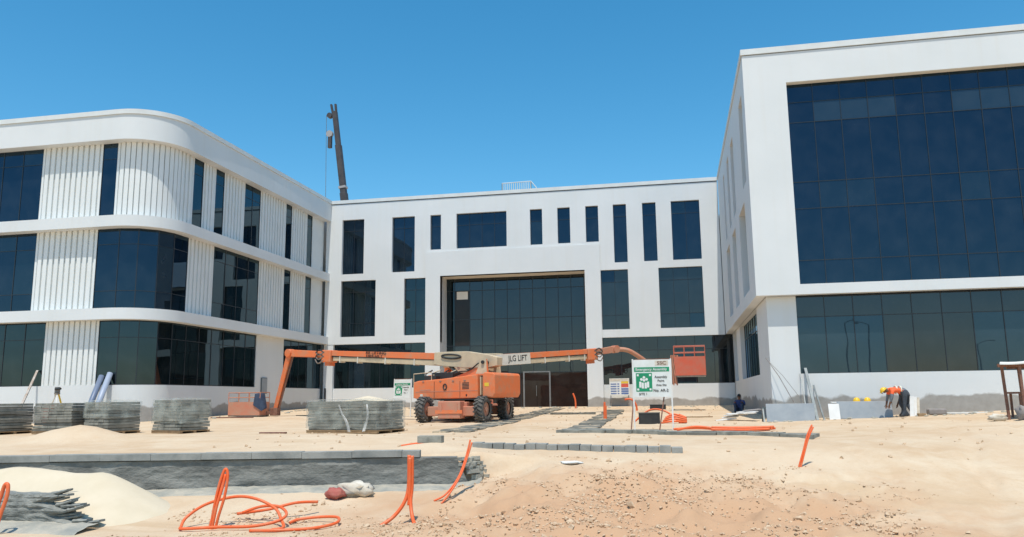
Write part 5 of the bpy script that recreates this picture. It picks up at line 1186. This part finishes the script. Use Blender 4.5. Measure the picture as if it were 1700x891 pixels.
def sitter(label, loc, rz):
    J = {'pelvis': (0, .10, .13, .15, .13), 'spine': (0, .13, .32, .135, .12), 'chest': (0, .10, .50, .16, .12), 'neckb': (0, .06, .62, .075), 'neck': (0, .04, .66, .055), 'head0': (0, .02, .73, .085, .08), 'head1': (0, .01, .81, .08, .075)}
    E_ = [('pelvis', 'spine'), ('spine', 'chest'), ('chest', 'neckb'), ('neckb', 'neck'), ('neck', 'head0'), ('head0', 'head1')]; reg = {'pelvis': 2, 'spine': 1, 'chest': 1, 'neckb': 1, 'neck': 0, 'head0': 0, 'head1': 0}
    for s, t in ((-1, 'l'), (1, 'r')):
        J.update({t + 'hip': (.11 * s, .03, .13, .10), t + 'knee': (.17 * s, -.33, .45, .068), t + 'ank': (.15 * s, -.42, .08, .048), t + 'toe': (.16 * s, -.58, .035, .042, .033), t + 'heel': (.15 * s, -.37, .035, .038), t + 'sh': (.19 * s, .09, .55, .07), t + 'elb': (.25 * s, -.08, .36, .05), t + 'wr': (.16 * s, -.30, .52, .03)})
        E_ += [('pelvis', t + 'hip'), (t + 'hip', t + 'knee'), (t + 'knee', t + 'ank'), (t + 'ank', t + 'toe'), (t + 'ank', t + 'heel'), ('chest', t + 'sh'), (t + 'sh', t + 'elb'), (t + 'elb', t + 'wr')]
        reg.update({t + 'hip': 2, t + 'knee': 2, t + 'ank': 2, t + 'toe': 3, t + 'heel': 3, t + 'sh': 1, t + 'elb': 1, t + 'wr': 0}); hand(J, E_, reg, t + 'wr', J[t + 'wr'][:3], (-.2 * s, -1, -.15), (1, 0, 0), 0)
    o = person('person', label, J, E_, reg, loc, rz, mats=['skin', 'blueshirt', 'navy', 'black']); face_parts(o, (0, .015, .77), (0, -1, -.15)); return o
sitter('worker in blue overalls sitting in the shade against the right wing', (3.0, 40.6, zg(3.0, 40.6)), R(-12))

def lamp_post(label, x, y, h, arm):
    z = zg(x, y); root = thing('lamp_post', label, 'lamp post', (x, y, z), 0, 'lamp posts along the road behind the yard')
    MB().tube([(0, 0, -.05), (0, 0, h)], [.11, .06], 10).build('pole', M['galv'], root, smooth=True)
    MB().tube(smooth_path([(0, 0, h - .05), (arm * .5, 0, h + .25), (arm, 0, h + .3)], 5), .04, 6).build('arm', M['galv'], root, smooth=True)
    MB().box(arm - .3, arm + .3, -.12, .12, h + .24, h + .34).build('lamp_head', M['galv'], root, bevel=.03); MB().box(-.18, .18, -.18, .18, -.05, .06).build('base_plate', M['galv'], root)
for k, (x, y, h) in enumerate(((18.1, -25, 9.6), (20.6, -25.5, 9.8), (31.2, -25, 7.0), (-6, -28, 9.5), (-17, -27, 9.5))):
    lamp_post(['tall lamp post by the road, one of the close-set pair', 'taller lamp post of the close-set pair by the road', 'short lamp post by the road beyond the pair', 'lamp post by the road facing the entrance portal', 'lamp post by the road facing the rounded wing'][k], x, y, h, -1.2 if k % 2 else 1.2)

for k, (x, y, L, a, lab) in enumerate(((-21.4, 36.6, 2.2, 2, 'long dark plank lying on the sand in front of the lowered basket'), (-18.6, 39.2, 1.5, -12, 'short plank lying on the sand behind the lowered basket'), (-12.9, 24.6, .9, 4, 'dark timber offcut lying on sand beside the double-width pallet'), (0.9, 36.5, 1.3, 8, 'thin plank lying on the sand beneath the hanging basket'))):
    flat_board(lab, gp(x, y, .02), (L, .14, .05), (0, 0, R(a)), mt='wood' if k % 2 else 'rust', name='plank', cat='plank')
mb = MB(); q = np.random.RandomState(4)
for k in range(260):                                   # crumbs of debris along the wall feet
    u = q.rand()
    if u < .45: x, y = q.uniform(3.3, 14), q.uniform(31.0, 32.9)
    elif u < .8: x, y = q.uniform(-23, 2.5), q.uniform(49.5, 52.3)
    else: x, y = q.uniform(-23, -21.5), q.uniform(36, 50)
    r_ = q.uniform(.02, .09); A = ico * (1 + .3 * q.randn(12, 1)) * r_ * np.array([1.3, 1, .5]); mb.add([(a + x, b + y, c + zg(x, y) + r_ * .2) for a, b, c in A.tolist()], icf)
tag(mb.build('rubble', M['footing']), 'grey mortar crumbs strewn along the building foot', 'rubble', kind='stuff')
